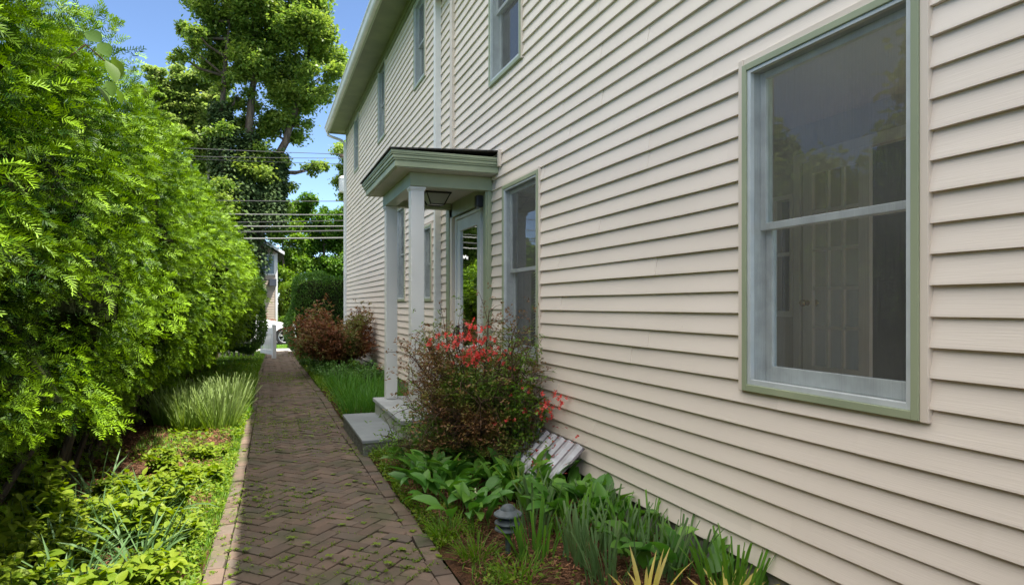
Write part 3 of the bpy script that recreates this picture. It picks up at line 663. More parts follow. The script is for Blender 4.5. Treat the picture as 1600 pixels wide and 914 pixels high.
def yew(q, y0, y1, dens, nn, L, nl, nw, depth, yoff=0):
    area = (y1-y0)*arc[-1]; N = int(area*dens)
    s = rng.uniform(0, arc[-1], N)**1.0; y = rng.uniform(y0, y1, N)
    P, nrm, b = hedge_surface(s, y)
    keep = rng.random(N) < np.clip(.42+s*.9, 0, 1); P, nrm, b = P[keep], nrm[keep], b[keep]; N = len(P)
    dep = rng.random(N)**1.6*depth; P = P-nrm*dep[:, None]
    d = nrm+rng.normal(0, .60, (N, 3)); d[:, 2] += .30; d /= np.linalg.norm(d, axis=1)[:, None]
    az = np.arctan2(d[:, 1], d[:, 0]); el = np.arcsin(d[:, 2]); Ls = L*rng.uniform(.6, 1.3, N)
    tint = np.clip(.42+b*1.2+rng.normal(0, .30, N)-dep/depth*.5, 0, .95)  # inner needles darker, bulges lighter: the hedge's depth shade put into colour
    yellow = rng.random(N) < .03; tint[yellow] = 1.0
    roll = rng.normal(0, .7, N); fol = rng.uniform(.1, .5, N)
    h = np.stack([np.cos(az), np.sin(az), np.zeros(N)], 1)
    for i in range(nn):
        f = (i+.5)/nn; a = el - .35*f
        ax = h*np.cos(a)[:, None]; ax[:, 2] += np.sin(a)
        nr = -h*np.sin(a)[:, None]; nr[:, 2] += np.cos(a)
        sd0 = np.stack([-np.sin(az), np.cos(az), np.zeros(N)], 1)
        sd = sd0*np.cos(roll)[:, None]+nr*np.sin(roll)[:, None]; n2 = nr*np.cos(roll)[:, None]-sd0*np.sin(roll)[:, None]
        O = P+ax*(Ls*f)[:, None]
        for sg in (-1, 1):
            k = .35+1.5*f
            v = sd*sg+ax*k+n2*fol[:, None]+rng.normal(0, .20, (N, 3)); v /= np.linalg.norm(v, axis=1)[:, None]
            ln = nl*(1.0-.45*f**3)*rng.uniform(.8, 1.15, N)
            wv = np.cross(v, n2+.001); wv /= np.linalg.norm(wv, axis=1)[:, None]+1e-9
            w = nw*.5
            V = np.stack([O-wv*w*.5, O+wv*w*.5, O+v*(ln*.6)[:, None]+wv*w, O+v*(ln*.6)[:, None]-wv*w, O+v*ln[:, None]+wv*w*.15, O+v*ln[:, None]-wv*w*.15], 1)
            F = (np.arange(N)[:, None, None]*6+np.array([[0, 1, 2, 3], [3, 2, 4, 5]])[None]).reshape(-1, 4)
            q.add(V, F, np.repeat(np.clip(tint+(f-.5)*.35, 0, 1)[:, None], 6, 1))
q = Q()
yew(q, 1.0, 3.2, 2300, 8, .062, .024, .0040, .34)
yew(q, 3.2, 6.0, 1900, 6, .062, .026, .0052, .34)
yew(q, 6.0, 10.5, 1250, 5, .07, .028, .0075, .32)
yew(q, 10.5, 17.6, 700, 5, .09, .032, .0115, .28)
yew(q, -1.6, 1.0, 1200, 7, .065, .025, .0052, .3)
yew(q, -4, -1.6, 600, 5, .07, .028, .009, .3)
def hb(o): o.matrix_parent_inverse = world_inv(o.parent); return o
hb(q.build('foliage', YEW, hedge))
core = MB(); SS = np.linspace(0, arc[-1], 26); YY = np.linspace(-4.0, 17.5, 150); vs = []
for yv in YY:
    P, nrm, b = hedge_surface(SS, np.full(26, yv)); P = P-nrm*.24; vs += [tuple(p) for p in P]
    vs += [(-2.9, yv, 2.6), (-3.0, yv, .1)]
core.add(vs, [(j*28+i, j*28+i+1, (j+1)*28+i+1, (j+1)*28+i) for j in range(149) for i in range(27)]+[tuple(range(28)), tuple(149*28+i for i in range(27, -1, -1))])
hb(core.build('dark_core', YEWCORE, hedge, smooth=True))
stx = MB(); r2 = random.Random(8)
for yv in np.arange(1.0, 17.5, .55):
    x = -1.75+r2.uniform(-.1, .15)+float(np.interp(yv, [0, 6, 17], [0, .1, .4])); a = r2.uniform(-.3, .5)
    for k in range(3):
        stx.tube([(x+r2.uniform(-.05, .05), yv+r2.uniform(-.05, .05), -.02), (x+r2.uniform(-.1, .25), yv+r2.uniform(-.2, .2), .5), (x+r2.uniform(.1, .6), yv+r2.uniform(-.4, .4), 1.1)], [.03, .022, .012], 6)
hb(stx.build('trunk', BARK, hedge))

def boxhedge(name, label, x0, x1, y0, y1, z1, m, n, ls=.05, cat='hedge', rnd_=.5, z0=.02):
    """clipped hedge block: leaf tufts over a dark opaque core, rounded top edges"""
    root = empty(name, ((x0+x1)/2, (y0+y1)/2, 0)); tag(root, label, cat)
    q = Q(); N = n; sx, sy, sz = (x1-x0)/2, (y1-y0)/2, (z1-z0)/2
    u = rng.normal(0, 1, (N, 3)); u /= np.abs(u**6).sum(1)[:, None]**(1/6)
    P = u*np.array([sx, sy, sz])+np.array([(x0+x1)/2, (y0+y1)/2, z0+sz]); nr = u/np.linalg.norm(u, axis=1)[:, None]
    b = (vnoise(P, .35, 21)-.5)*.28+(vnoise(P, .9, 22)-.5)*.3*rnd_*2
    P = P+nr*(b-rng.random(N)**2*.15)[:, None]
    d = nr+rng.normal(0, .6, (N, 3)); d /= np.linalg.norm(d, axis=1)[:, None]
    leaves(q, P, np.arctan2(d[:, 1], d[:, 0]), np.arcsin(d[:, 2]), ls*rng.uniform(.7, 1.4, N), ls*.55*rng.uniform(.7, 1.2, N), .3, 2, 'leaf', roll=rng.uniform(-1.2, 1.2, N), tint=np.clip(.35+b*1.5+rng.normal(0, .2, N), 0, 1))
    hb(q.build('foliage', m, root))
    c = MB(); nu, nv = 22, 14; vs = []
    for j in range(nv+1):
        for i in range(nu):
            th, ph = 2*math.pi*i/nu, math.pi*j/nv
            v = np.array([math.sin(ph)*math.cos(th), math.sin(ph)*math.sin(th), math.cos(ph)]); v /= (np.abs(v)**6).sum()**(1/6)
            vs.append(((x0+x1)/2+v[0]*(sx-.15), (y0+y1)/2+v[1]*(sy-.15), z0+sz+v[2]*(sz-.15)))
    c.add(vs, [(j*nu+i, j*nu+(i+1) % nu, (j+1)*nu+(i+1) % nu, (j+1)*nu+i) for j in range(nv) for i in range(nu)])
    hb(c.build('dark_core', YEWCORE, root)); return root
DKGREEN = leafmat('dark_hedge_leaves', (.025, .08, .015), (.05, .13, .02), (.13, .26, .03), .25)
LIME = leafmat('lime_leaves', (.06, .14, .015), (.10, .20, .02), (.22, .32, .03), .4)
boxhedge('clipped_hedge', 'dark squared hedge right of the path in front of the far house corner', .84, 3.6, 20.9, 22.3, 2.42, DKGREEN, 42000, .055)
boxhedge('clipped_hedge', 'narrow dark hedge block between the yew and the open white gate', -1.4, .02, 18.0, 19.2, 2.3, DKGREEN, 26000, .055, z0=.42)
boxhedge('lime_shrub', 'lime green bush across the street beside the far beige house', 1.0, 3.2, 36, 37.5, 2.6, LIME, 14000, .11, 'bush')
boxhedge('front_shrub', 'low green bush at the foot of the far beige house corner', .85, 2.4, 34.0, 35.0, 1.0, LIME, 6000, .1, 'bush')

# --- trees
MAPLE = leafmat('maple_leaves', (.085, .165, .03), (.16, .25, .045), (.30, .37, .07), .5, .42, .4)
MAPLE2 = leafmat('back_maple_leaves', (.16, .25, .06), (.22, .31, .07), (.34, .38, .12), .6)
IVY = leafmat('ivy_leaves', (.025, .06, .018), (.06, .10, .03), (.10, .15, .05), .2, .6, .2)
def tree(name, label, base, stems, lobes, m, ls=.17, dens=1.0, group=None, ivy=None, trunk_r=.35, bk=BARK, cat='tree', seed=1, sub=10, flat=.7):
    r = random.Random(seed); g_ = np.random.default_rng(seed)
    root = empty(name, base); tag(root, label, cat, group)
    tb = MB(); B = Vector(base)
    ends = []
    for st in stems:      # main stems: list of points
        pts = [Vector(p) for p in st]; n = len(pts)
        sm = []
        for i in range(n-1):
            for k in range(4): sm.append(pts[i].lerp(pts[i+1], k/4)+Vector((r.uniform(-.06, .06), r.uniform(-.06, .06), 0)))
        sm.append(pts[-1]); L = len(sm)
        tb.tube(sm, [trunk_r*(1-.88*i/(L-1)) for i in range(L)], 9); ends += sm[L//4:]
    q = Q()
    for (x, y, z, rr) in lobes:
        x += 0; c = Vector((x, y, z)); s = min(ends, key=lambda e: (e-c).length+max(0, e.z-c.z+.3)*2)
        mid = s.lerp(c, .5)+Vector((r.uniform(-.2, .2), r.uniform(-.2, .2), -.15*(c-s).length*.5))
        tb.tube([s, mid, c], [trunk_r*.22, trunk_r*.14, trunk_r*.05], 6)
        ns = max(4, int(sub*rr*rr/1.2))
        for k in range(ns):
            d = Vector((r.gauss(0, 1), r.gauss(0, 1), r.gauss(0, .9))).normalized()*rr*r.uniform(.45, 1.0)
            sc = c+d; sr = rr*r.uniform(.22, .42)/max(1, rr*.7)+.12
            tb.tube([c+d*.1, c+d*.55+Vector((0, 0, -.08)), sc], [trunk_r*.06, trunk_r*.045, .012], 4)
            N = int(210*dens*(sr/.4)**2)
            v = g_.normal(0, 1, (N, 3)); v /= np.linalg.norm(v, axis=1)[:, None]; v *= (g_.random(N)**.6*(1+.55*(g_.random(N) < .22)))[:, None]*sr*1.1; v[:, 2] *= flat
            P = np.array(sc)+v
            az = g_.uniform(0, 6.28, N); el = g_.normal(-.25, .45, N)
            leaves(q, P, az, el, ls*g_.uniform(.7, 1.3, N), ls*.8*g_.uniform(.7, 1.2, N), .4, 2, 'round', roll=g_.normal(0, .45, N), tint=np.clip(g_.normal(.25, .22, N)+r.uniform(-.15, .25), 0, 1))
    hb(tb.build('trunk', bk, root, smooth=True)); hb(q.build('crown', m, root))
    if ivy:
        qi = Q()
        for (p0, p1, ra, rb, n) in ivy:
            p0, p1 = np.array(p0), np.array(p1); f = g_.random(n); th = g_.uniform(0, 6.28, n)
            rad = (ra+(rb-ra)*f)*(.75+.5*g_.random(n)); P = p0+(p1-p0)*f[:, None]; bump = vnoise(P+np.stack([np.cos(th), np.sin(th), 0*th], 1), .6, 4)
            rad *= .7+.6*bump
            P = P+np.stack([np.cos(th)*rad, np.sin(th)*rad, g_.normal(0, .15, n)], 1)
            leaves(qi, P, th+g_.normal(0, .6, n), g_.normal(-.5, .4, n), .16, .14, .3, 2, 'round', tint=np.clip(g_.normal(.2, .2, n)+(bump-.5)*.8, 0, 1))
        hb(qi.build('ivy', IVY, root))
    return root
BIG = [(-0.3,39.1,19.1,2.0),(-2.1,40.2,18.6,1.6),(1.6,39.5,18.8,1.9),(-2.9,40.4,17.2,1.1),(-0.3,40.4,17.4,1.9),(2.0,38.5,16.6,1.4),(-3.3,38.3,15.8,0.5),(-4.1,41.2,16.7,0.4),(-3.4,39.2,15.0,0.6),(-4.0,39.1,14.6,0.4),(-2.2,41.7,15.8,1.4),(-0.3,39.9,15.1,1.5),(1.1,41.2,15.1,1.4),(3.0,39.9,16.8,1.3),(3.7,40.5,16.0,1.0),(3.1,38.8,14.2,1.3),(2.0,40.5,13.5,1.3),(3.8,41.3,14.3,0.8),(-1.3,40.1,13.1,0.8),(-0.3,40.8,11.9,1.2),(1.1,40.6,11.5,1.2),(-2.0,38.5,10.8,0.7),(-2.1,40.9,9.6,0.9),(-0.8,40.3,9.1,1.4),(0.7,39.3,9.3,1.1),(-1.5,38.3,7.1,1.1),(-0.1,41.3,7.6,1.4),(2.1,39.9,11.7,0.6),(2.8,40.8,9.4,0.5),(3.5,41.3,9.8,0.3),(1.4,40.8,8.0,0.9),(1.3,41.5,13.4,1.4),(-1.9,39.6,13.6,0.7)]
FS = .84
def sc3(p): return (p[0]*FS, p[1]*FS, 1.5+(p[2]-1.5)*FS)
BIG = [(*sc3(l[:3]), l[3]*FS) for l in BIG]
BIG += [(-.75, 33.4, 4.4, .55), (-1.1, 33.6, 5.3, .7), (-.6, 33.5, 5.9, .5), (-1.3, 33.4, 3.6, .7)]
tree('maple_tree', 'tallest maple with ivy covered trunks rising beyond the street', (-.9, 33.9, 0),
     [[(-1.0, 33.9, 0)]+[sc3(p) for p in [(-1.2, 40, 5), (-2.0, 39.8, 9.5), (-2.0, 39.8, 13), (-1.6, 39.8, 17)]], [(-.9, 33.9, 0)]+[sc3(p) for p in [(-.6, 40, 6), (-.6, 40, 11), (-.4, 40, 15), (-.4, 40, 19)]], [(-.8, 33.9, 0)]+[sc3(p) for p in [(.0, 40, 6), (1.0, 40, 10), (2.0, 40, 13), (2.8, 40, 17)]]],
     BIG, MAPLE, .155, 1.35, ivy=[((-.95, 33.6, .3), (-.95, 33.6, 7), .85, 1.0, 12000), (sc3((-1.2, 40, 5.5)), sc3((-2.05, 39.8, 12.4)), .9, .34, 6500), (sc3((-.5, 40, 6)), sc3((-.6, 40, 11)), .8, .35, 4500), (sc3((.2, 40, 6)), sc3((1.0, 40, 10)), .8, .35, 4500)], trunk_r=.34, seed=4)
BK = [(-6.4,49.1,16.6,0.7),(-5.0,50.2,16.7,1.0),(-3.5,49.5,17.1,0.8),(-5.8,50.4,15.1,0.9),(-4.2,50.4,14.5,1.1),(-2.7,48.5,14.9,1.0),(-4.8,48.3,12.2,0.9),(-3.5,51.2,11.8,1.2),(-6.6,49.2,15.3,0.6),(-2.3,49.1,16.9,0.8),(-4.5,51.7,10.5,1.2),(-6.1,49.9,13.7,0.8),(-3.7,51.2,9.4,1.0),(-5.4,50,13.4,.9),(-3.2,50,13.4,1.0),(-6.8,50,14.4,.9),(-7.2,50,15.6,.7),(-6.2,50,16.0,.8),(-5.2,50,14.6,.8),(-7.0,50,13.2,.8),(-4.2,50,16.4,.9),(-5.9,50,12.4,.9),(-2.6,50,12.6,.9),(-4.0,50,13.0,.9),(-5.0,50,15.6,.8)]
tree('maple_tree', 'thin crowned pale barked tree standing left of and behind the tallest maple', (-3.6, 50, 0), [[(-3.6, 50, 0), (-3.9, 50, 7), (-4.6, 50, 12), (-5.4, 50, 16.5)], [(-3.6, 50, 5), (-3.3, 50, 10), (-3.4, 50, 16)], [(-3.8, 50, 8), (-5.2, 50, 12), (-6.2, 50, 15)]],
     BK, MAPLE2, .2, .75, sub=26, trunk_r=.2, bk=noise_col(mat('pale_bark', (.28, .25, .21), .9), (.30, .27, .23), (.18, .16, .13), (6, 6, 6)), seed=9, flat=.45)
tree('maple_tree', 'dense tree showing past the upper far corner of the cream house', (8.2, 55, 0), [[(8.2, 55, 0), (8, 55, 8), (7, 55, 13)]], [(6.6,54.1,13.7,1.3),(5.9,55.2,12.0,0.8),(7.3,54.5,11.6,1.8),(6.1,55.4,10.6,0.7),(8.6,55,13.5,2),(9,55,10,2)], MAPLE, .2, .8, trunk_r=.3, seed=12)
tree('leafy_tree', 'mid green rounded tree low behind the squared hedge', (4.2, 45.5, 0), [[(4.2, 45.5, 0), (4, 45.5, 4), (3.6, 45.5, 7)]], [(3.0,45.1,7.8,0.9),(2.4,46.2,6.8,1.1),(3.8,45.5,6.6,1.1),(4.9,46.4,6.1,1.2),(3.3,46.4,5.0,1.2),(4.5,44.5,4.5,1.1),(4.9,44.3,7.1,0.9),(5.6,47.2,5.8,1.3),(4.2,45.2,7.6,0.5),(3.0,45.5,3.6,1.3),(4.4,46,3.2,1.4),(5.8,46,4,1.4)], LIME if False else leafmat('mid_green_leaves', (.045, .12, .015), (.08, .18, .02), (.17, .28, .03), .4), .17, 1.5, trunk_r=.2, seed=15)
tree('leafy_tree', 'bright yellow green tree directly behind the far beige gable', (1.4, 42.6, 0), [[(1.4, 42.6, 0), (1.3, 42.6, 3), (1.1, 42.5, 6)]], [(1.1,42.1,6.3,0.9),(1.7,43.2,5.3,1.0),(0.6,42.5,5.4,0.7),(1.4,43.4,4.1,1.0),(2.0,43.4,4.3,0.8),(0.4,41.5,6.8,0.7),(1.1,41.3,7.3,0.6),(1.7,42.6,3,1.1)], LIME, .16, 1.4, trunk_r=.15, seed=18)
for i, (x, y, hh, lab) in enumerate([(-10, 9, 9, 'round tree beyond the yew hedge nearest the camera'), (-11, 20, 10, 'round tree beyond the middle of the yew hedge'), (-7.3, 38, 9.5, 'tree across the street beyond the far end of the yew hedge')]):
    rr = random.Random(30+i)
    lb = [(x+rr.gauss(0, 1.5), y+rr.gauss(0, 1.6), hh*.62+rr.uniform(-2.2, 2.4), rr.uniform(1.1, 1.9)) for _ in range(11)]
    tree('garden_tree', lab, (x, y, 0), [[(x, y, 0), (x, y, hh*.4), (x+.3, y, hh*.8)]], lb, MAPLE, .24, .45, trunk_r=.22, seed=40+i)

# --- neighbour's house across the street
nh = empty('far_house', (-1.5, 36, 0)); tag(nh, 'beige gabled house across the street half hidden by ivy and hedge', 'house')
BEIGE = noise_col(mat('beige_clapboard', (.42, .36, .3), .7), (.50, .42, .34), (.42, .35, .28), (1, 1, 3))
def nhp(mb, name, m, par=None, **k):
    o = mb.build(name, m, par or nh, **k); o.matrix_parent_inverse = world_inv(par or nh); return o
wl = MB(); r0 = -2.25
for k in range(34):
    z = .12*k; wl.add([(-5.2, 35-.018, z), (.74, 35-.018, z), (.74, 35-.004, z+.12), (-5.2, 35-.004, z+.12), (-5.2, 35, z), (.74, 35, z)], [(0, 1, 2, 3), (0, 4, 5, 1)])
wl.prism([(-5.2, 4.08), (.74, 4.08), (-2.25, 5.72)], 34.99, 41, 'y'); wl.box(-5.2, .74, 35.01, 41, 0, 4.06)
nhp(wl, 'wall', BEIGE)
rf = MB(); rf.prism([(1.05, 4.10), (-2.25, 5.98), (-5.6, 4.10), (-5.6, 4.0), (-2.25, 5.86), (1.05, 4.0)], 34.6, 41.3, 'y'); nhp(rf, 'roof', SHINGLE)
nhp(MB().prism([(1.07, 4.11), (-2.25, 6.0), (-5.62, 4.11), (-5.62, 3.96), (-2.25, 5.83), (1.07, 3.96)], 34.57, 34.598, 'y').box(.66, .76, 34.96, 35.02, 0, 4.05), 'white_trim', WHITE)
wn = MB(); frame_ring(wn, 34.94, 34.99, -.28, .66, 2.98, 4.0, .07, .07, .07); wn.v = [(v[1], v[0], v[2]) for v in wn.v]; wn.box(.17, .24, 34.94, 34.99, 3.05, 3.93)
wo = nhp(wn, 'window', WHITE)
nhp(MB().box(-.2, .6, 34.965, 34.985, 3.05, 3.93), 'pane', mat('dark_glass', (.05, .09, .11), .1, .8), wo)
nhp(MB().box(.38, .7, 34.6, 34.98, 2.45, 2.78), 'air_conditioner', mat('dark_unit', (.06, .07, .09), .5))

# --- white car parked at the kerb
car = empty('parked_car', (-.65, 27.95, 0)); tag(car, 'white car parked at the kerb beyond the gate, front wheel in view', 'car')
WP = mat('white_car_paint', (.8, .8, .8), .2, .6); RUB = mat('tyre_rubber', (.02, .02, .02), .8); RIM = mat('silver_rim', (.45, .46, .48), .3, .5, .7)
# side outline in (x, z) relative to the root, front towards +x
def arch(cx, r, z0, n=12): return [(cx+r*math.cos(a), z0+r*math.sin(a)) for a in np.linspace(0, math.pi, n)]
bot = [(2.20, .22), (2.24, .40)]
outline = [(-2.3, .30)]+[(p[0], p[1]) for p in arch(-1.25, .37, .30)][::-1]+[(.9, .22)]+[(p[0], p[1]) for p in arch(1.5, .37, .30)][::-1]+[(2.12, .22), (2.24, .34), (2.25, .50), (2.18, .62), (1.95, .72), (1.4, .82), (.95, .90), (.2, 1.30), (-.3, 1.42), (-1.1, 1.40), (-1.9, 1.02), (-2.25, .95), (-2.33, .6)]
cb = MB(); Y = .86; n = len(outline)
secs = [(-Y, .93, 0), (-Y+.05, 1, 0), (-.45, 1, 0), (.45, 1, 0), (Y-.05, 1, 0), (Y, .93, 0)]
vs = []
for (yy, sc, _) in secs:
    for (x, z) in outline:
        zz = .32+(z-.32)*sc if z > .5 else z; xx = x*(.985 if sc < 1 else 1)
        tum = max(0, z-.85)*.35; y2 = yy*(1-tum*.55); vs.append((xx, y2, zz))
fs = [(j*n+i, j*n+(i+1) % n, (j+1)*n+(i+1) % n, (j+1)*n+i) for j in range(5) for i in range(n)]
fs += [tuple(range(n))[::-1], tuple(5*n+i for i in range(n))]; cb.add(vs, fs)
cb.build('body', WP, car, smooth=True)
DG = mat('car_glass', (.02, .03, .035), .08, .8)
sgl = MB()
for s in (-1, 1):
    yy = s*.81
    sgl.add([(-1.55, yy, .98), (.72, yy, .96), (.18, yy*.93, 1.24), (-.3, yy*.90, 1.34), (-1.05, yy*.90, 1.33)], [(0, 1, 2, 3, 4)])
sgl.build('side_window', DG, car)
for cx in (-1.25, 1.5):
    for s in (-1, 1):
        wh = empty('wheel', (cx, s*.74, .31)); wh.parent = car
        t = MB(); prof = [(.22, -.1), (.30, -.11), (.33, -.08), (.335, 0), (.33, .08), (.30, .11), (.22, .1)]
        l = MB().lathe(prof, n=32); t.add([(v[0], v[2], v[1]) for v in l.v], l.f); t.build('tyre', RUB, wh, smooth=True)
        rr_ = MB(); l = MB().lathe([(.225, -.10), (.215, -.085), (.205, -.02), (0.0, -.02)], n=32) if s < 0 else MB().lathe([(.225, .10), (.215, .085), (.205, .02), (0.0, .02)], n=32)
        inn = MB(); inn.add([(v[0], v[2], v[1]) for v in l.v], l.f); inn.build('wheel_well', BLACK, wh)
        for k in range(5):
            a = k*2*math.pi/5+.3
            for da in (-.16, .16):
                rr_.tube([(.04*math.cos(a), s*.075, .04*math.sin(a)), (.218*math.cos(a+da), s*.095, .218*math.sin(a+da))], [.018, .013], 6)
        l = MB().lathe([(.0, s*.09), (.05, s*.09), (.055, s*.07)], n=16); rr_.add([(v[0], v[2], v[1]) for v in l.v], l.f)
        l = MB().lathe([(.212, s*.10), (.228, s*.108), (.235, s*.10), (.228, s*.08)], n=32); rr_.add([(v[0], v[2], v[1]) for v in l.v], l.f)
        rr_.build('rim', RIM, wh)
for s in (-1, 1):
    MB().add([(1.93, s*.82, .66), (2.2, s*.72, .60), (2.215, s*.70, .54), (1.98, s*.835, .60), (1.93, s*.70, .66), (2.2, s*.60, .60), (2.215, s*.58, .54), (1.98, s*.70, .60)], [(0, 1, 2, 3), (4, 7, 6, 5), (0, 4, 5, 1), (3, 2, 6, 7)]).build('headlight', mat('lamp_glass', (.35, .37, .4), .1, .8), car)
MB().box(-.3, .0, -.88, -.845, .80, .82).build('door_handle', RIM, car)

# --- gate and picket fence
gate = empty('garden_gate', (.34, 20.1, 0), math.atan2(1.1, -.36)); tag(gate, 'open white wooden garden gate at the far end of the brick path', 'gate')
GW = noise_col(mat('gate_white', (.6, .62, .64), .6), (.62, .64, .66), (.5, .52, .54), (6, 6, 2))
MB().box(-.05, .05, -.05, .05, 0, .95).build('gate_post', GW, gate, bevel=.006)
gm = MB(); gm.box(.055, .13, -.02, .02, .06, .88); gm.box(1.03, 1.11, -.02, .02, .06, .84)
gm.box(.13, 1.03, -.018, .018, .68, .86); gm.box(.13, 1.03, -.018, .018, .10, .22); gm.build('gate_frame', GW, gate)
for i in range(8):
    MB().box(.16+i*.108, .225+i*.108, -.03, -.019, .10, .80).build('picket', GW, gate)
fn = empty('picket_fence', (-1.5, 20.2, 0)); tag(fn, 'grey white picket fence in shade beneath the end of the yew hedge', 'fence')
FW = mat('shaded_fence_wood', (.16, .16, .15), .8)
MB().box(-1.6, 1.35, .0, .035, .25, .32).box(-1.6, 1.35, .0, .035, .72, .79).build('rail', FW, fn)
for i in range(24):
    x = -1.55+i*.122; MB().prism([(x, .06), (x+.06, .06), (x+.06, .90), (x+.03, .96), (x, .90)], -.02, -.001, 'y').build('picket', FW, fn)

# --- utility poles and wires
pole = empty('utility_pole', (4.3, 30, 0)); tag(pole, 'wooden utility pole with white transformer behind the far house corner', 'utility pole')
MB().tube([(0, 0, 0), (0, 0, 9.4)], [.16, .12], 12).build('post', BARK, pole, smooth=True)
MB().box(-1.1, 1.1, -.05, .05, 7.95, 8.06).build('crossarm', BARK, pole)
MB().lathe([(0, .0), (.20, .0), (.215, .03), (.215, .55), (.235, .57), (.225, .62), (.12, .70), (0, .71)], (-.92, 0, 6.42), 20).build('transformer', mat('transformer_white', (.6, .62, .63), .4), pole, smooth=True)
MB().tube([(-.92, 0, 7.1), (-.92, 0, 7.3)], .03, 8).tube([(-.7, 0, 6.8), (0, 0, 6.8)], .03, 6).build('bracket', BLACK, pole)
pole2 = empty('utility_pole', (-34, 30, 0)); tag(pole2, 'distant utility pole far left beyond the hedge', 'utility pole')
MB().tube([(0, 0, 0), (0, 0, 9.4)], [.16, .12], 12).build('post', BARK, pole2, smooth=True)
MB().box(-1.1, 1.1, -.05, .05, 7.95, 8.06).build('crossarm', BARK, pole2)
WIRE = mat('grey_cable', (.08, .08, .08), .6); WIREL = mat('pale_cable', (.22, .22, .21), .6)
ordn = ['topmost', 'second from the top', 'third from the top', 'fourth from the top', 'fifth from the top', 'sixth from the top', 'seventh from the top', 'thick eighth from the top', 'lowest']
for i, (z, r_, zz) in enumerate([(8.12, .013, 0), (8.03, .012, .3), (7.72, .010, 0), (6.08, .016, .1), (5.52, .018, 0), (5.27, .014, .2), (4.98, .022, 0), (4.83, .028, .1), (4.50, .028, 0)]):
    pts = []
    for k in range(41):
        f = k/40; x = 4.3-38.3*f; sag = 4*f*(1-f)*(.55+zz); pts.append((x, 30+.15*math.sin(i*2)+(i % 3)*.12, z-sag+.25*f))
    w_ = MB().tube(pts, r_, 6).build('power_line', WIREL if i in (6, 8, 4) else WIRE)
    tag(w_, 'overhead wire crossing the street, the %s of the nine' % ordn[i], 'wire', 'overhead wires over the street')

# ---------------------------------------------------------------- bed plants
WEED = leafmat('weed_leaves', (.08, .18, .015), (.17, .27, .02), (.31, .37, .03), .4, .5)
LILYV = leafmat('broad_green_leaves', (.05, .16, .03), (.09, .25, .04), (.22, .42, .04), .3, .4, .35)
STRAP = leafmat('grey_green_straps', (.06, .16, .055), (.11, .22, .075), (.22, .30, .12), .25, .5, .3)
DAFF = leafmat('daffodil_leaves', (.14, .25, .015), (.22, .32, .02), (.30, .38, .17), .35, .45, .3)
IRIS = leafmat('iris_blades', (.05, .17, .03), (.09, .26, .04), (.20, .38, .05), .35, .45, .3)
GRASS = leafmat('grass_blades', (.07, .18, .015), (.12, .26, .02), (.24, .38, .03), .35)
AZL = leafmat('azalea_leaves', (.17, .075, .035), (.27, .15, .06), (.14, .26, .03), .25, .45, .3)
FLOW = leafmat('coral_petals', (.70, .055, .05), (.80, .12, .10), (.9, .38, .35), .35, .5, .2)
FERN = leafmat('fern_leaves', (.05, .15, .03), (.09, .22, .05), (.18, .33, .06), .35)
GOLD = leafmat('golden_leaves', (.55, .50, .04), (.7, .58, .06), (.75, .6, .3), .35)

def gz(x, y): return .045
def clump(name, label, cat, x, y, n, rad, L, W, m, lean=.35, curl=.5, prof='strap', cols=3, fold=.4, tint=.0, tip=.0, seg=5, group=None, tips_bent=0):
    o = empty(name, (x, y, 0)); tag(o, label, cat, group)
    q = Q(); th = rng.uniform(0, 6.28, n); r_ = rad*np.sqrt(rng.random(n))
    P = np.stack([r_*np.cos(th), r_*np.sin(th), np.full(n, .01)], 1)
    az = th+rng.normal(0, .6, n); el = math.pi/2-np.abs(rng.normal(0, lean, n))-r_/rad*lean*.5
    leaves(q, P, az, el, L*rng.uniform(.6, 1.15, n), W*rng.uniform(.7, 1.2, n), curl*rng.uniform(.2, 1.4, n), seg, prof, fold, rng.normal(0, .5, n), cols, tint+np.abs(rng.normal(0, .15, n)), tip)
    q.build('leaf_mass', m, o); return o
# right bed: broad lily of the valley leaves
def lily(x, y, label, n=14, L=.20, rad=.13):
    o = empty('broad_leaf_plant', (x, y, 0)); tag(o, label, 'plant', 'broad leaved plants in the bed')
    q = Q(); th = rng.uniform(0, 6.28, n); r_ = rad*np.sqrt(rng.random(n))
    P = np.stack([r_*np.cos(th), r_*np.sin(th), np.full(n, .02)], 1); st = rng.uniform(.07, .17, n); az = th+rng.normal(0, .7, n)
    leaves(q, P, az, 1.35, st, .008, .2, 2, 'strap', tint=.2)
    tipP = P+np.stack([np.cos(az)*st*.25, np.sin(az)*st*.25, st*.95], 1)
    leaves(q, tipP, az, rng.uniform(.55, 1.35, n), L*rng.uniform(.75, 1.15, n), L*.40*rng.uniform(.8, 1.15, n), rng.uniform(.3, 1.3, n), 6, 'broad', .38, rng.normal(0, .35, n), 3, np.clip(rng.normal(.12, .18, n), 0, 1), .1)
    q.build('leaf_mass', LILYV, o, smooth=True); return o
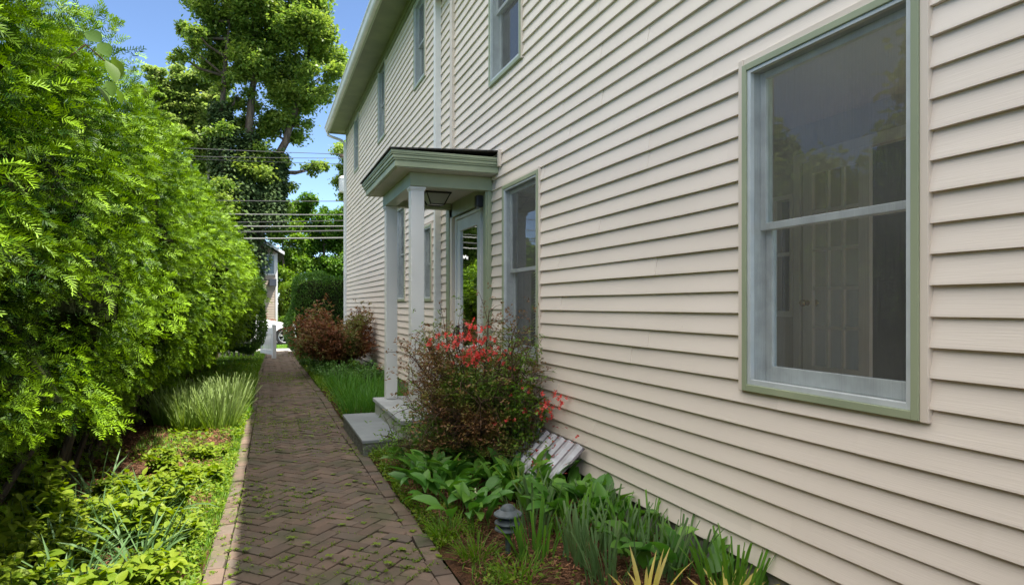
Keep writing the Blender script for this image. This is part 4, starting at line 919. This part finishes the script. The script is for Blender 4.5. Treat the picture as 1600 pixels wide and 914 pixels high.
LP = [(1.30, 5.95, 'leafy clump nearest the grass tuft beside the stone slab'), (1.55, 6.0, 'leafy clump under the front of the azalea'), (1.85, 5.85, 'leafy clump in shade under the middle of the azalea'), (1.32, 5.55, 'leafy clump between path edge and azalea'),
      (1.62, 5.50, 'large clump in the middle of the broad leaves'), (1.9, 5.35, 'large clump directly left of the corrugated panel'), (1.22, 5.15, 'pale green clump close to the brick border'), (1.48, 5.05, 'clump with arching leaves left of centre'),
      (1.75, 4.95, 'tall clump in front of the corrugated panel'), (1.22, 4.75, 'bright clump at the path side'), (1.44, 4.55, 'clump behind the path light'), (1.68, 4.5, 'clump right behind the path light toward the wall'),
      (1.95, 4.75, 'clump under the lower edge of the corrugated panel'), (2.12, 4.35, 'upright broad leaves near the wall right of the panel'), (2.20, 4.05, 'dark broad leaves against the siding'), (1.30, 4.3, 'low clump with small white bell flowers'), (2.12, 3.75, 'broad leaves against the wall among cut stalks'), (1.85, 4.2, 'broad leaves behind the cut stalks')]
LP += [(1.95, 4.0, 'broad leaves tucked among the tall stalks in mid bed'), (2.0, 3.25, 'broad leaves near the foundation behind the front stalks'), (2.15, 3.0, 'last broad leaves by the foundation toward the camera'), (1.78, 4.72, 'broad leaves overlapping the lower edge of the corrugated panel'), (1.92, 5.05, 'broad leaves at the left corner of the corrugated panel'), (2.08, 4.6, 'broad leaves at the right corner of the corrugated panel'), (1.35, 5.25, 'broad leaves spilling toward the bricks in front of the azalea')]
for i, (x, y, lab) in enumerate(LP): lily(x, y, lab, n=15 if i % 3 else 19, L=.205 if i % 2 else .235, rad=.15)
# small white bells
o = empty('bell_flower_stem', (1.36, 4.42, 0)); tag(o, 'stem of tiny cream bell flowers among the broad leaves', 'flower')
MB().tube([(0, 0, .03), (.01, 0, .15), (.03, 0, .24)], .002, 5).build('stalk', mat('green_stalk', (.08, .16, .03), .6), o)
bb = MB()
for k in range(9): bb.lathe([(0, .006), (.005, .004), (.006, -.004), (.0, -.006)], (.02+.008*(k % 2), .006*math.sin(k*2), .16+k*.010), 8)
bb.build('bells', mat('cream_bells', (.75, .72, .5), .6), o)
# cut stalks
SP = [(1.50, 3.62, 'stalk clump immediately right of the path light'), (1.62, 3.95, 'stalk clump behind and right of the path light'), (1.70, 3.45, 'tall stalk clump in the front of the bed'), (1.84, 3.80, 'dense stalk clump in the middle of the bed'), (1.95, 3.45, 'stalk clump between mulch patch and wall'),
      (2.08, 3.95, 'stalk clump near the wall below the siding edge'), (2.12, 3.50, 'stalk clump close to the foundation'), (2.20, 3.15, 'stalk clump against the foundation'), (1.72, 3.15, 'front stalk clump beside the golden shoots'), (2.22, 2.85, 'last stalk clump at the right end of the bed'), (1.98, 3.08, 'short stalk clump before the foundation'), (1.80, 4.25, 'stalk clump in front of the broad leaves by the wall'), (2.2, 2.72, 'stalk clump behind the right golden plant')]
for i, (x, y, lab) in enumerate(SP):
    clump('cut_daffodil', lab, 'plant', x, y, 24 if i % 2 else 30, .12, .33, .016, STRAP if i % 3 else LILYV, .15, .30, 'cut', fold=.5, tint=.1, tip=.25, group='cut back daffodil stalks')
clump('daylily_clump', 'fresh yellow green tuft in front of the corrugated panel', 'plant', 1.86, 4.62, 45, .10, .34, .013, DAFF, .4, .5, tint=.1)
for (x, y, lab) in ((1.72, 2.78, 'golden shoots with cream edges at the bottom centre of the bed'), (2.08, 2.62, 'golden shoots with cream edges nearest the wall corner')):
    clump('golden_lily', lab, 'plant', x, y, 26, .05, .30, .028, GOLD, .5, .5, 'leaf', tip=.5)
for (x, y, n, lab) in ((1.16, 6.55, 120, 'thin grass tuft against the stone slab'), (1.38, 6.5, 110, 'grassy tuft beside the porch base'), (1.12, 4.15, 130, 'bright grass tuft at the brick border'), (1.18, 3.75, 150, 'bright grass tuft in the foreground beside the brick border'), (1.30, 3.35, 90, 'thin grass at the lower edge of the bed')):
    clump('grass_tuft', lab, 'grass tuft', x, y, n, .09, .20, .005, GRASS, .45, .8, cols=2, seg=4, tint=.1)
# blades beyond the slab
IR = [(1.18, 9.0, 'blade clump just beyond the stone slab'), (1.48, 9.1, 'blade clump behind the stone slab toward the far post'), (1.2, 9.6, 'second row blade clump along the path'), (1.5, 9.8, 'blade clump in front of the far porch post'), (1.25, 10.3, 'blade clump in the middle of the far bed'), (1.6, 10.5, 'tall blade clump toward the wall'), (1.25, 11.0, 'farther blade clump at the path edge'), (1.7, 11.2, 'farther blade clump near the wall'), (1.3, 11.8, 'last blade clump before the low greenery'), (1.9, 9.8, 'blade clump under the ground floor windows')]
for i, (x, y, lab) in enumerate(IR): clump('iris_clump', lab, 'plant', x, y, 110, .20, .42, .013, IRIS, .25, .45, tint=.08, tip=.1, seg=4, group='upright blade clumps beyond the porch')
# low leafy plants further on
def herb(name, label, x, y, rad, h, n, ls, m, cat='plant', group=None, wr=.5, tint=0.):
    o = empty(name, (x, y, 0)); tag(o, label, cat, group); q = Q()
    ns = max(6, n//22); th = rng.uniform(0, 6.28, ns); rr_ = rad*np.sqrt(rng.random(ns)); tb = MB()
    for k in range(ns):
        bx, by = rr_[k]*.5*math.cos(th[k]), rr_[k]*.5*math.sin(th[k]); ex, ey = rr_[k]*math.cos(th[k]), rr_[k]*math.sin(th[k]); hh = h*rng.uniform(.55, 1.05)*(1-.25*rr_[k]/rad)
        tb.tube([(bx, by, 0), ((bx+ex)/2, (by+ey)/2, hh*.55), (ex, ey, hh)], .003, 4)
        m_ = 22; f = rng.uniform(.2, 1.02, m_)
        P = np.stack([bx+(ex-bx)*f, by+(ey-by)*f, hh*f], 1); az = rng.uniform(0, 6.28, m_)
        leaves(q, P, az, rng.normal(.35, .3, m_), ls*rng.uniform(.6, 1.2, m_), ls*wr*rng.uniform(.7, 1.2, m_), rng.uniform(.2, 1.1, m_), 4, 'leaf', .3, rng.normal(0, .3, m_), 3, np.clip(tint+f*.35+rng.normal(0, .15, m_), 0, 1))
    tb.build('stem', mat('stalk', (.07, .11, .03), .7), o); q.build('leaf_mass', m, o); return o
for (x, y, rad, h, lab) in [(1.35, 12.7, .40, .42, 'feathery green plant beside the path past the blades'), (1.75, 13.2, .45, .5, 'feathery green plant against the far wall'), (1.3, 13.9, .40, .42, 'feathery plant under the front of the dark red shrub'), (1.25, 15.2, .40, .45, 'green plant at the path edge under the dark red shrub'), (1.15, 16.6, .40, .5, 'green plant at the path edge beyond the dark red shrub'), (1.2, 18.2, .40, .55, 'last green plant on the right side of the path'), (1.9, 12.2, .4, .5, 'green plant beneath the far ground floor window')]:
    herb('leafy_perennial', lab, x, y, rad, h, 1100, .06, FERN, group='low greenery beneath the dark red shrub')

def shrub(name, label, cx, cy, rx, ry, z0, z1, ntip, m, flowers=(), seed=3, ls=.028, stems=26, fmat=None, xmax=2.27, lump=.35):
    root = empty(name, (cx, cy, 0)); tag(root, label, 'shrub'); r = random.Random(seed); g_ = np.random.default_rng(seed)
    tb = MB(); tips = []
    def inside(p): return p[0]+cx < xmax
    for s in range(stems):
        th = r.uniform(0, 6.28) if s % 3 else r.uniform(3.3, 5.6); b0 = Vector((math.cos(th)*.12, math.sin(th)*.12, 0)); k = r.uniform(.25, 1)**.6
        e = Vector((math.cos(th)*rx*k, math.sin(th)*ry*k, z0+(z1-z0)*r.uniform(.12, 1.0)*(1.08-.45*k*k)))
        if e.x+cx > xmax: e.x = xmax-cx-r.uniform(0, .3); e.y -= r.uniform(0, .35)
        mid = Vector((b0.x+(e.x-b0.x)*.35, b0.y+(e.y-b0.y)*.35, e.z*.6))
        tb.tube([b0, mid, e], [.011, .007, .003], 5); 
        for j in range(max(6, ntip//stems)):
            f = r.uniform(.3, 1.0); p = b0.lerp(mid, f/.55) if f < .55 else mid.lerp(e, (f-.55)/.45)
            d = Vector((r.gauss(0, 1), r.gauss(0, 1), r.gauss(.25, .7))).normalized()*r.uniform(.08, .34)
            t = p+d
            if t.x+cx > xmax or t.z < z0: continue
            if r.random() < .22: tb.tube([p, p.lerp(t, .5)+Vector((0, 0, .02)), t], [.003, .0022, .0015], 4)
            tips.append(t)
    T = np.array([tuple(t) for t in tips]); nz = vnoise(T+5, .16, 9); T = T[nz > lump]; q = Q(); N = len(T)
    red = vnoise(T+3, .35, 17); 
    for k in range(6):
        az = g_.uniform(0, 6.28, N); O = T+g_.normal(0, .012, (N, 3))
        leaves(q, O, az, g_.normal(.35, .45, N), ls*g_.uniform(.6, 1.25, N), ls*.42*g_.uniform(.7, 1.2, N), .3, 2, 'leaf', 0, g_.normal(0, .5, N), 2, np.clip((red-.48)*3.8+g_.normal(.22, .25, N), 0, 1))
    tb.build('stem', TWIG, root); q.build('foliage', m, root)
    for (fx, fy, fz, fr_, n) in flowers:
        pass
    if flowers:
        q = Q()
        for (fx, fy, fz, fr_, n) in flowers:
            C = np.array([fx-cx, fy-cy, fz])+g_.normal(0, 1, (n, 3))*fr_*np.array([.6, .6, .6])
            C = C[(C[:, 0]+cx) < xmax+.02]; M = len(C); face = g_.normal(0, .5, (M, 3))+np.array([-.5, -1, .5]); face /= np.linalg.norm(face, axis=1)[:, None]
            up = np.cross(face, [0, 0, 1.]); up /= np.linalg.norm(up, axis=1)[:, None]; u2 = np.cross(face, up)
            for k in range(5):
                a = k*2*math.pi/5+g_.uniform(0, .3, M); d = up*np.cos(a)[:, None]+u2*np.sin(a)[:, None]+face*.45; d /= np.linalg.norm(d, axis=1)[:, None]
                leaves(q, C, np.arctan2(d[:, 1], d[:, 0]), np.arcsin(np.clip(d[:, 2], -1, 1)), (.027*g_.uniform(.8, 1.2, M)), .022, -.5, 2, 'round', 0, g_.normal(0, .3, M), 2, g_.uniform(0, .35, M))
        q.build('blossom', fmat or FLOW, root)
    return root
FL = [(1.60, 5.30, 1.31, .075, 20), (1.50, 5.3, 1.22, .12, 12), (1.66, 5.28, 1.16, .06, 15), (1.62, 5.3, 1.28, .2, 14), (1.80, 5.4, 1.28, .12, 14), (1.35, 5.45, 1.24, .09, 9), (1.9, 5.35, 1.12, .12, 10), (1.62, 5.3, 1.08, .05, 8), (2.2, 5.15, .62, .11, 24), (2.05, 5.2, .75, .14, 10), (2.24, 4.95, .72, .07, 9), (1.9, 5.2, .5, .1, 4), (2.0, 5.5, .95, .15, 4)]
FL = [(a, b, c-.05 if c > 1 else c, d, e) for a, b, c, d, e in FL]
shrub('azalea', 'reddish leaved azalea with coral red blossoms in front of the porch', 1.86, 5.86, .88, .86, .14, 1.50, 12000, AZL, FL, 3, .034, 84, lump=.31)
shrub('barberry', 'dark red leaved twiggy shrub without flowers in front of the squared hedge', 1.62, 15.2, 1.05, 1.1, .35, 1.62, 8000, leafmat('barberry_leaves', (.20, .07, .035), (.28, .13, .06), (.18, .20, .05), .3), (), 6, .065, 70, xmax=2.26, lump=.15)
herb('sapling', 'bright green leafy sapling growing up through the azalea before the blinds window', 2.02, 5.35, .30, 1.28, 700, .055, GRASS, tint=.0)
shrub('pink_shrub', 'small pinkish bush behind the white car at the far house', -.2, 34.0, .7, .5, .3, 1.3, 900, leafmat('pink_leaves', (.4, .15, .13), (.5, .25, .2), (.3, .2, .1), .3), (), 8, .09, 14, xmax=5)

# left bed
DL = [(-.34-.12, 8.6, 'right front clump of the lush daffodil row'), (-.75, 8.7, 'middle front clump of the lush daffodil row'), (-1.02, 9.2, 'left clump of the lush daffodil row'), (-.40, 9.5, 'right rear clump of the lush daffodil row'), (-.75, 9.8, 'middle rear clump of the lush daffodil row'), (-.42, 10.4, 'farthest clump of the lush daffodil row')]
for (x, y, lab) in DL: clump('daffodil_clump', lab, 'plant', x, y, 190, .20, .50, .014, DAFF, .22, .30, 'cut', tint=-.25, tip=.85, group='lush daffodil clumps on the left of the path')
DG_ = [(-1.12, 5.0, 'grey green strap clump behind the serrated weeds'), (-.85, 4.7, 'grey green strap clump in the middle of the left bed'), (-.72, 5.2, 'grey green strap clump near the sunny border weeds'), (-.95, 4.15, 'grey green strap clump at the lower left'), (-.66, 4.3, 'grey green strap clump nearest the brick border'), (-.85, 3.75, 'foremost grey green strap clump'), (-1.15, 5.8, 'grey green strap clump before the mulch patch')]
for (x, y, lab) in DG_: clump('daylily_clump', lab, 'plant', x, y, 42, .14, .40, .015, STRAP, .45, 1.0, tint=.05, tip=.2, group='arching grey green strap clumps')
HB = [(-1.35, 5.1, .18, .55, 'tall serrated leaf weed standing in the sun at left'), (-1.5, 4.6, .22, .40, 'bright leafy weed at the far left edge'), (-1.25, 4.3, .25, .30, 'bright leafy weed at the lower left corner'), (-1.02, 4.4, .22, .28, 'leafy weed between the grey green straps'), (-.72, 4.7, .18, .3, 'leafy weed with oval leaves by the straps'), (-.6, 5.4, .2, .3, 'leafy weed at the sunny border'), (-.95, 5.6, .2, .25, 'leafy weed in front of the mulch patch'), (-1.7, 5.3, .3, .45, 'shaded leafy weed under the yew at left'), (-1.9, 4.7, .3, .4, 'shaded leafy weed at the far left edge'), (-.8, 6.6, .16, .22, 'small weed on the mulch patch'), (-.55, 3.9, .15, .2, 'small oval leaved weed by the brick border'), (-1.6, 3.9, .3, .3, 'leafy weed in the lower left corner of the bed')]
HB += [(-1.05, 3.7, .26, .30, 'leafy weed at the bottom edge between corner and straps'), (-1.4, 3.4, .28, .32, 'leafy weed in the very corner of the photo'), (-.75, 3.5, .2, .24, 'leafy weed at the bottom edge beside the brick border'), (-.5, 4.6, .18, .2, 'rounded weed spilling toward the brick border'), (-1.2, 4.75, .25, .36, 'tall weed behind the lower left corner'), (-.9, 5.0, .22, .26, 'dense weed among the middle straps'), (-.45, 6.1, .18, .16, 'low weed at the border before the daffodil row'), (-.5, 7.0, .2, .16, 'low weed at the border next to the daffodil row'), (-1.65, 4.25, .3, .42, 'dense weed at the left frame edge'), (-.62, 5.9, .2, .22, 'weed with light leaves halfway to the daffodil row')]
for i, (x, y, rad, h, lab) in enumerate(HB): herb('leafy_weed', lab, x, y, rad, h*1.2, 620, .065 if i % 2 else .085, WEED, group='leafy weeds in the left bed', tint=.1)

# ground cover, weeds in the joints, mulch, petals: uncountable stuff
def area_pts(n, y0, y1, fx0, fx1, sc=.5, thr=.45, seed=1):
    y = rng.uniform(y0, y1, n); x = np.array([fx0(v) for v in y])+rng.random(n)*(np.array([fx1(v)-fx0(v) for v in y]))
    P = np.stack([x, y, np.zeros(n)], 1); k = vnoise(P, sc, seed) > thr; return P[k]
q = Q()
for (P, ls, hh) in ((area_pts(12000, 2.5, 8.5, lambda y: pl(y)-.42, lambda y: pl(y)+.015, .25, .40, 2), .026, .06), (area_pts(9000, 2.5, 8, lambda y: pl(y)-1.5, lambda y: pl(y)-.35, .35, .5, 6), .035, .07),
                    (area_pts(8000, 8, 22, lambda y: pl(y)-.75, lambda y: pl(y)+.01, .4, .3, 8), .05, .07), (area_pts(7000, 2.5, 8, lambda y: pr(y)-.01, lambda y: pr(y)+.32, .3, .4, 9), .024, .04), (area_pts(4000, 9, 20, lambda y: pr(y)-.01, lambda y: pr(y)+.6, .3, .3, 9), .045, .1),
                    (area_pts(1800, 2.5, 6, lambda y: pr(y)+.2, lambda y: 2.3, .3, .5, 9), .03, .05)):
    N = len(P); P[:, 2] = .02+rng.random(N)*hh
    leaves(q, P, rng.uniform(0, 6.28, N), rng.normal(.3, .4, N), ls*rng.uniform(.6, 1.3, N), ls*.75*rng.uniform(.7, 1.2, N), .5, 3, 'round', .2, rng.normal(0, .4, N), 3, np.clip(rng.normal(.25, .25, N), 0, 1))
tag(q.build('ground_cover', WEED), 'low round leaved weeds carpeting the bed edges', 'ground cover', kind='stuff')
q = Q()
for P, L in ((area_pts(16000, 2.5, 9, lambda y: pl(y)-1.0, lambda y: pl(y)+.01, .4, .38, 12), .10), (area_pts(26000, 9.5, 22.3, lambda y: pl(y)-1.1, lambda y: pl(y)+.04, .5, .18, 13), .13), (area_pts(2500, 2.8, 8, lambda y: pr(y)-.01, lambda y: pr(y)+.25, .3, .5, 14), .1), (area_pts(12000, 24.7, 26.7, lambda y: -2.5, lambda y: 3.5, 1, .0, 15), .06), (area_pts(9000, 12, 21, lambda y: pr(y), lambda y: 2.2, .5, .2, 13), .2)):
    N = len(P); leaves(q, P, rng.uniform(0, 6.28, N), rng.normal(1.2, .25, N), L*rng.uniform(.5, 1.3, N), np.where(P[:, 1] > 9, .011, .005), rng.uniform(.2, 1.2, N), 3, 'strap', tint=np.clip(rng.normal(.2, .2, N), 0, 1))
tag(q.build('grass', GRASS), 'grass growing along the path edges and the street verge', 'grass', kind='stuff')
q = Q()    # small tufts in the joints of the path
for thr, n, sd in ((.52, 3800, 31), (.42, 3000, 32)):
    P = area_pts(n, 2.8, 16, lambda y: pl(y)+.02, lambda y: pr(y)-.02, .35, thr, sd); u = (P[:, 0]-.35)*c45+P[:, 1]*s45; v = -(P[:, 0]-.35)*s45+P[:, 1]*c45
    near = np.where(rng.random(len(P)) < .5, 1, 0); u2 = np.where(near == 1, np.round(u/BW)*BW, u); v2 = np.where(near == 0, np.round(v/BW)*BW, v)
    P = np.stack([.35+u2*c45-v2*s45, u2*s45+v2*c45, np.full(len(P), -.002)], 1)
    for k in range(7):
        N = len(P); leaves(q, P+rng.normal(0, .006, (N, 3))*[1, 1, .2], rng.uniform(0, 6.28, N), rng.uniform(.2, 1.2, N), rng.uniform(.010, .026, N), rng.uniform(.004, .010, N), .5, 2, 'leaf', tint=rng.uniform(0, .5, N))
P = area_pts(120, 2.8, 11, lambda y: pl(y)+.02, lambda y: pr(y)-.02, .35, .2, 33); N = len(P); P[:, 2] = .016
for k in range(4): leaves(q, P, k*1.6+rng.uniform(0, .5, N), .25, .03*rng.uniform(.6, 1.3, N), .024, .4, 3, 'round', tint=.4)
tag(q.build('joint_weeds', WEED), 'tiny weeds and moss in the joints of the brick path', 'weeds', kind='stuff')
q = Q()
for P in (area_pts(16000, 3, 9, lambda y: pl(y)-2.2, lambda y: pl(y)-.1, .5, .1, 41), area_pts(16000, 2.4, 9, lambda y: pr(y)+.05, lambda y: 2.32, .5, .05, 42)):
    N = len(P); P[:, 2] = .015+.05*vnoise(P, .5, 3)+.03*vnoise(P, .13, 5)+rng.random(N)*.012
    leaves(q, P, rng.uniform(0, 6.28, N), rng.normal(0, .3, N), rng.uniform(.015, .05, N), rng.uniform(.004, .011, N), 0, 1, 'cut', 0, rng.normal(0, .8, N), 2, 0)
tag(q.build('mulch', CHIP), 'brown shredded bark mulch on the beds', 'mulch', kind='stuff')
q = Q(); P = np.concatenate([np.array([2.29, 4.9, .50])+np.stack([-rng.random(60)*.30, rng.normal(0, .22, 60), np.zeros(60)], 1)]); P[:, 2] = .50-(2.29-P[:, 0])*1.2+.045
P2 = area_pts(160, 4.6, 6.6, lambda y: pr(y)+.1, lambda y: 2.2, .3, .5, 51); P2[:, 2] = .09; P = np.concatenate([P, P2]); N = len(P)
leaves(q, P, rng.uniform(0, 6.28, N), rng.normal(0, .3, N), .032, .024, .5, 2, 'round', tint=rng.uniform(0, .2, N))
tag(q.build('fallen_petals', leafmat('faded_petals', (.30, .03, .025), (.42, .06, .05), (.5, .15, .12), .3)), 'fallen dark red petals on the panel and the mulch', 'petals', kind='stuff')

# vine leaves sticking out of the top of the yew
vn = empty('vine', (-.60, 2.75, 2.2)); tag(vn, 'vine with big soft green leaves hanging from the top of the yew hedge', 'vine')
q = Q(); VP = np.array([[.06, -.02, .22], [.08, .0, .17], [.09, .05, .20], [.06, .12, .13], [.09, .1, .10], [.03, -.06, .24], [.05, .02, .08]])
leaves(q, VP, [-.6, -.2, .3, -.9, .1, -.4, .2], [-.5, -.9, -1.0, -.7, -.9, -.3, -.8], [.075, .085, .08, .08, .06, .07, .07], [.055]*7, .5, 5, 'broad', .25, [1.0, .6, -.7, .9, -.4, 1.1, .5], 3, [.1, .3, .5, .2, .4, .1, .3])
q.build('leaf_mass', leafmat('vine_leaves', (.05, .12, .02), (.09, .18, .03), (.2, .28, .05), .45), vn, smooth=True)
MB().tube([(-.1, 0, .1), (.02, .0, .22), (.09, .08, .17)], .003, 5).build('stem', TWIG, vn)
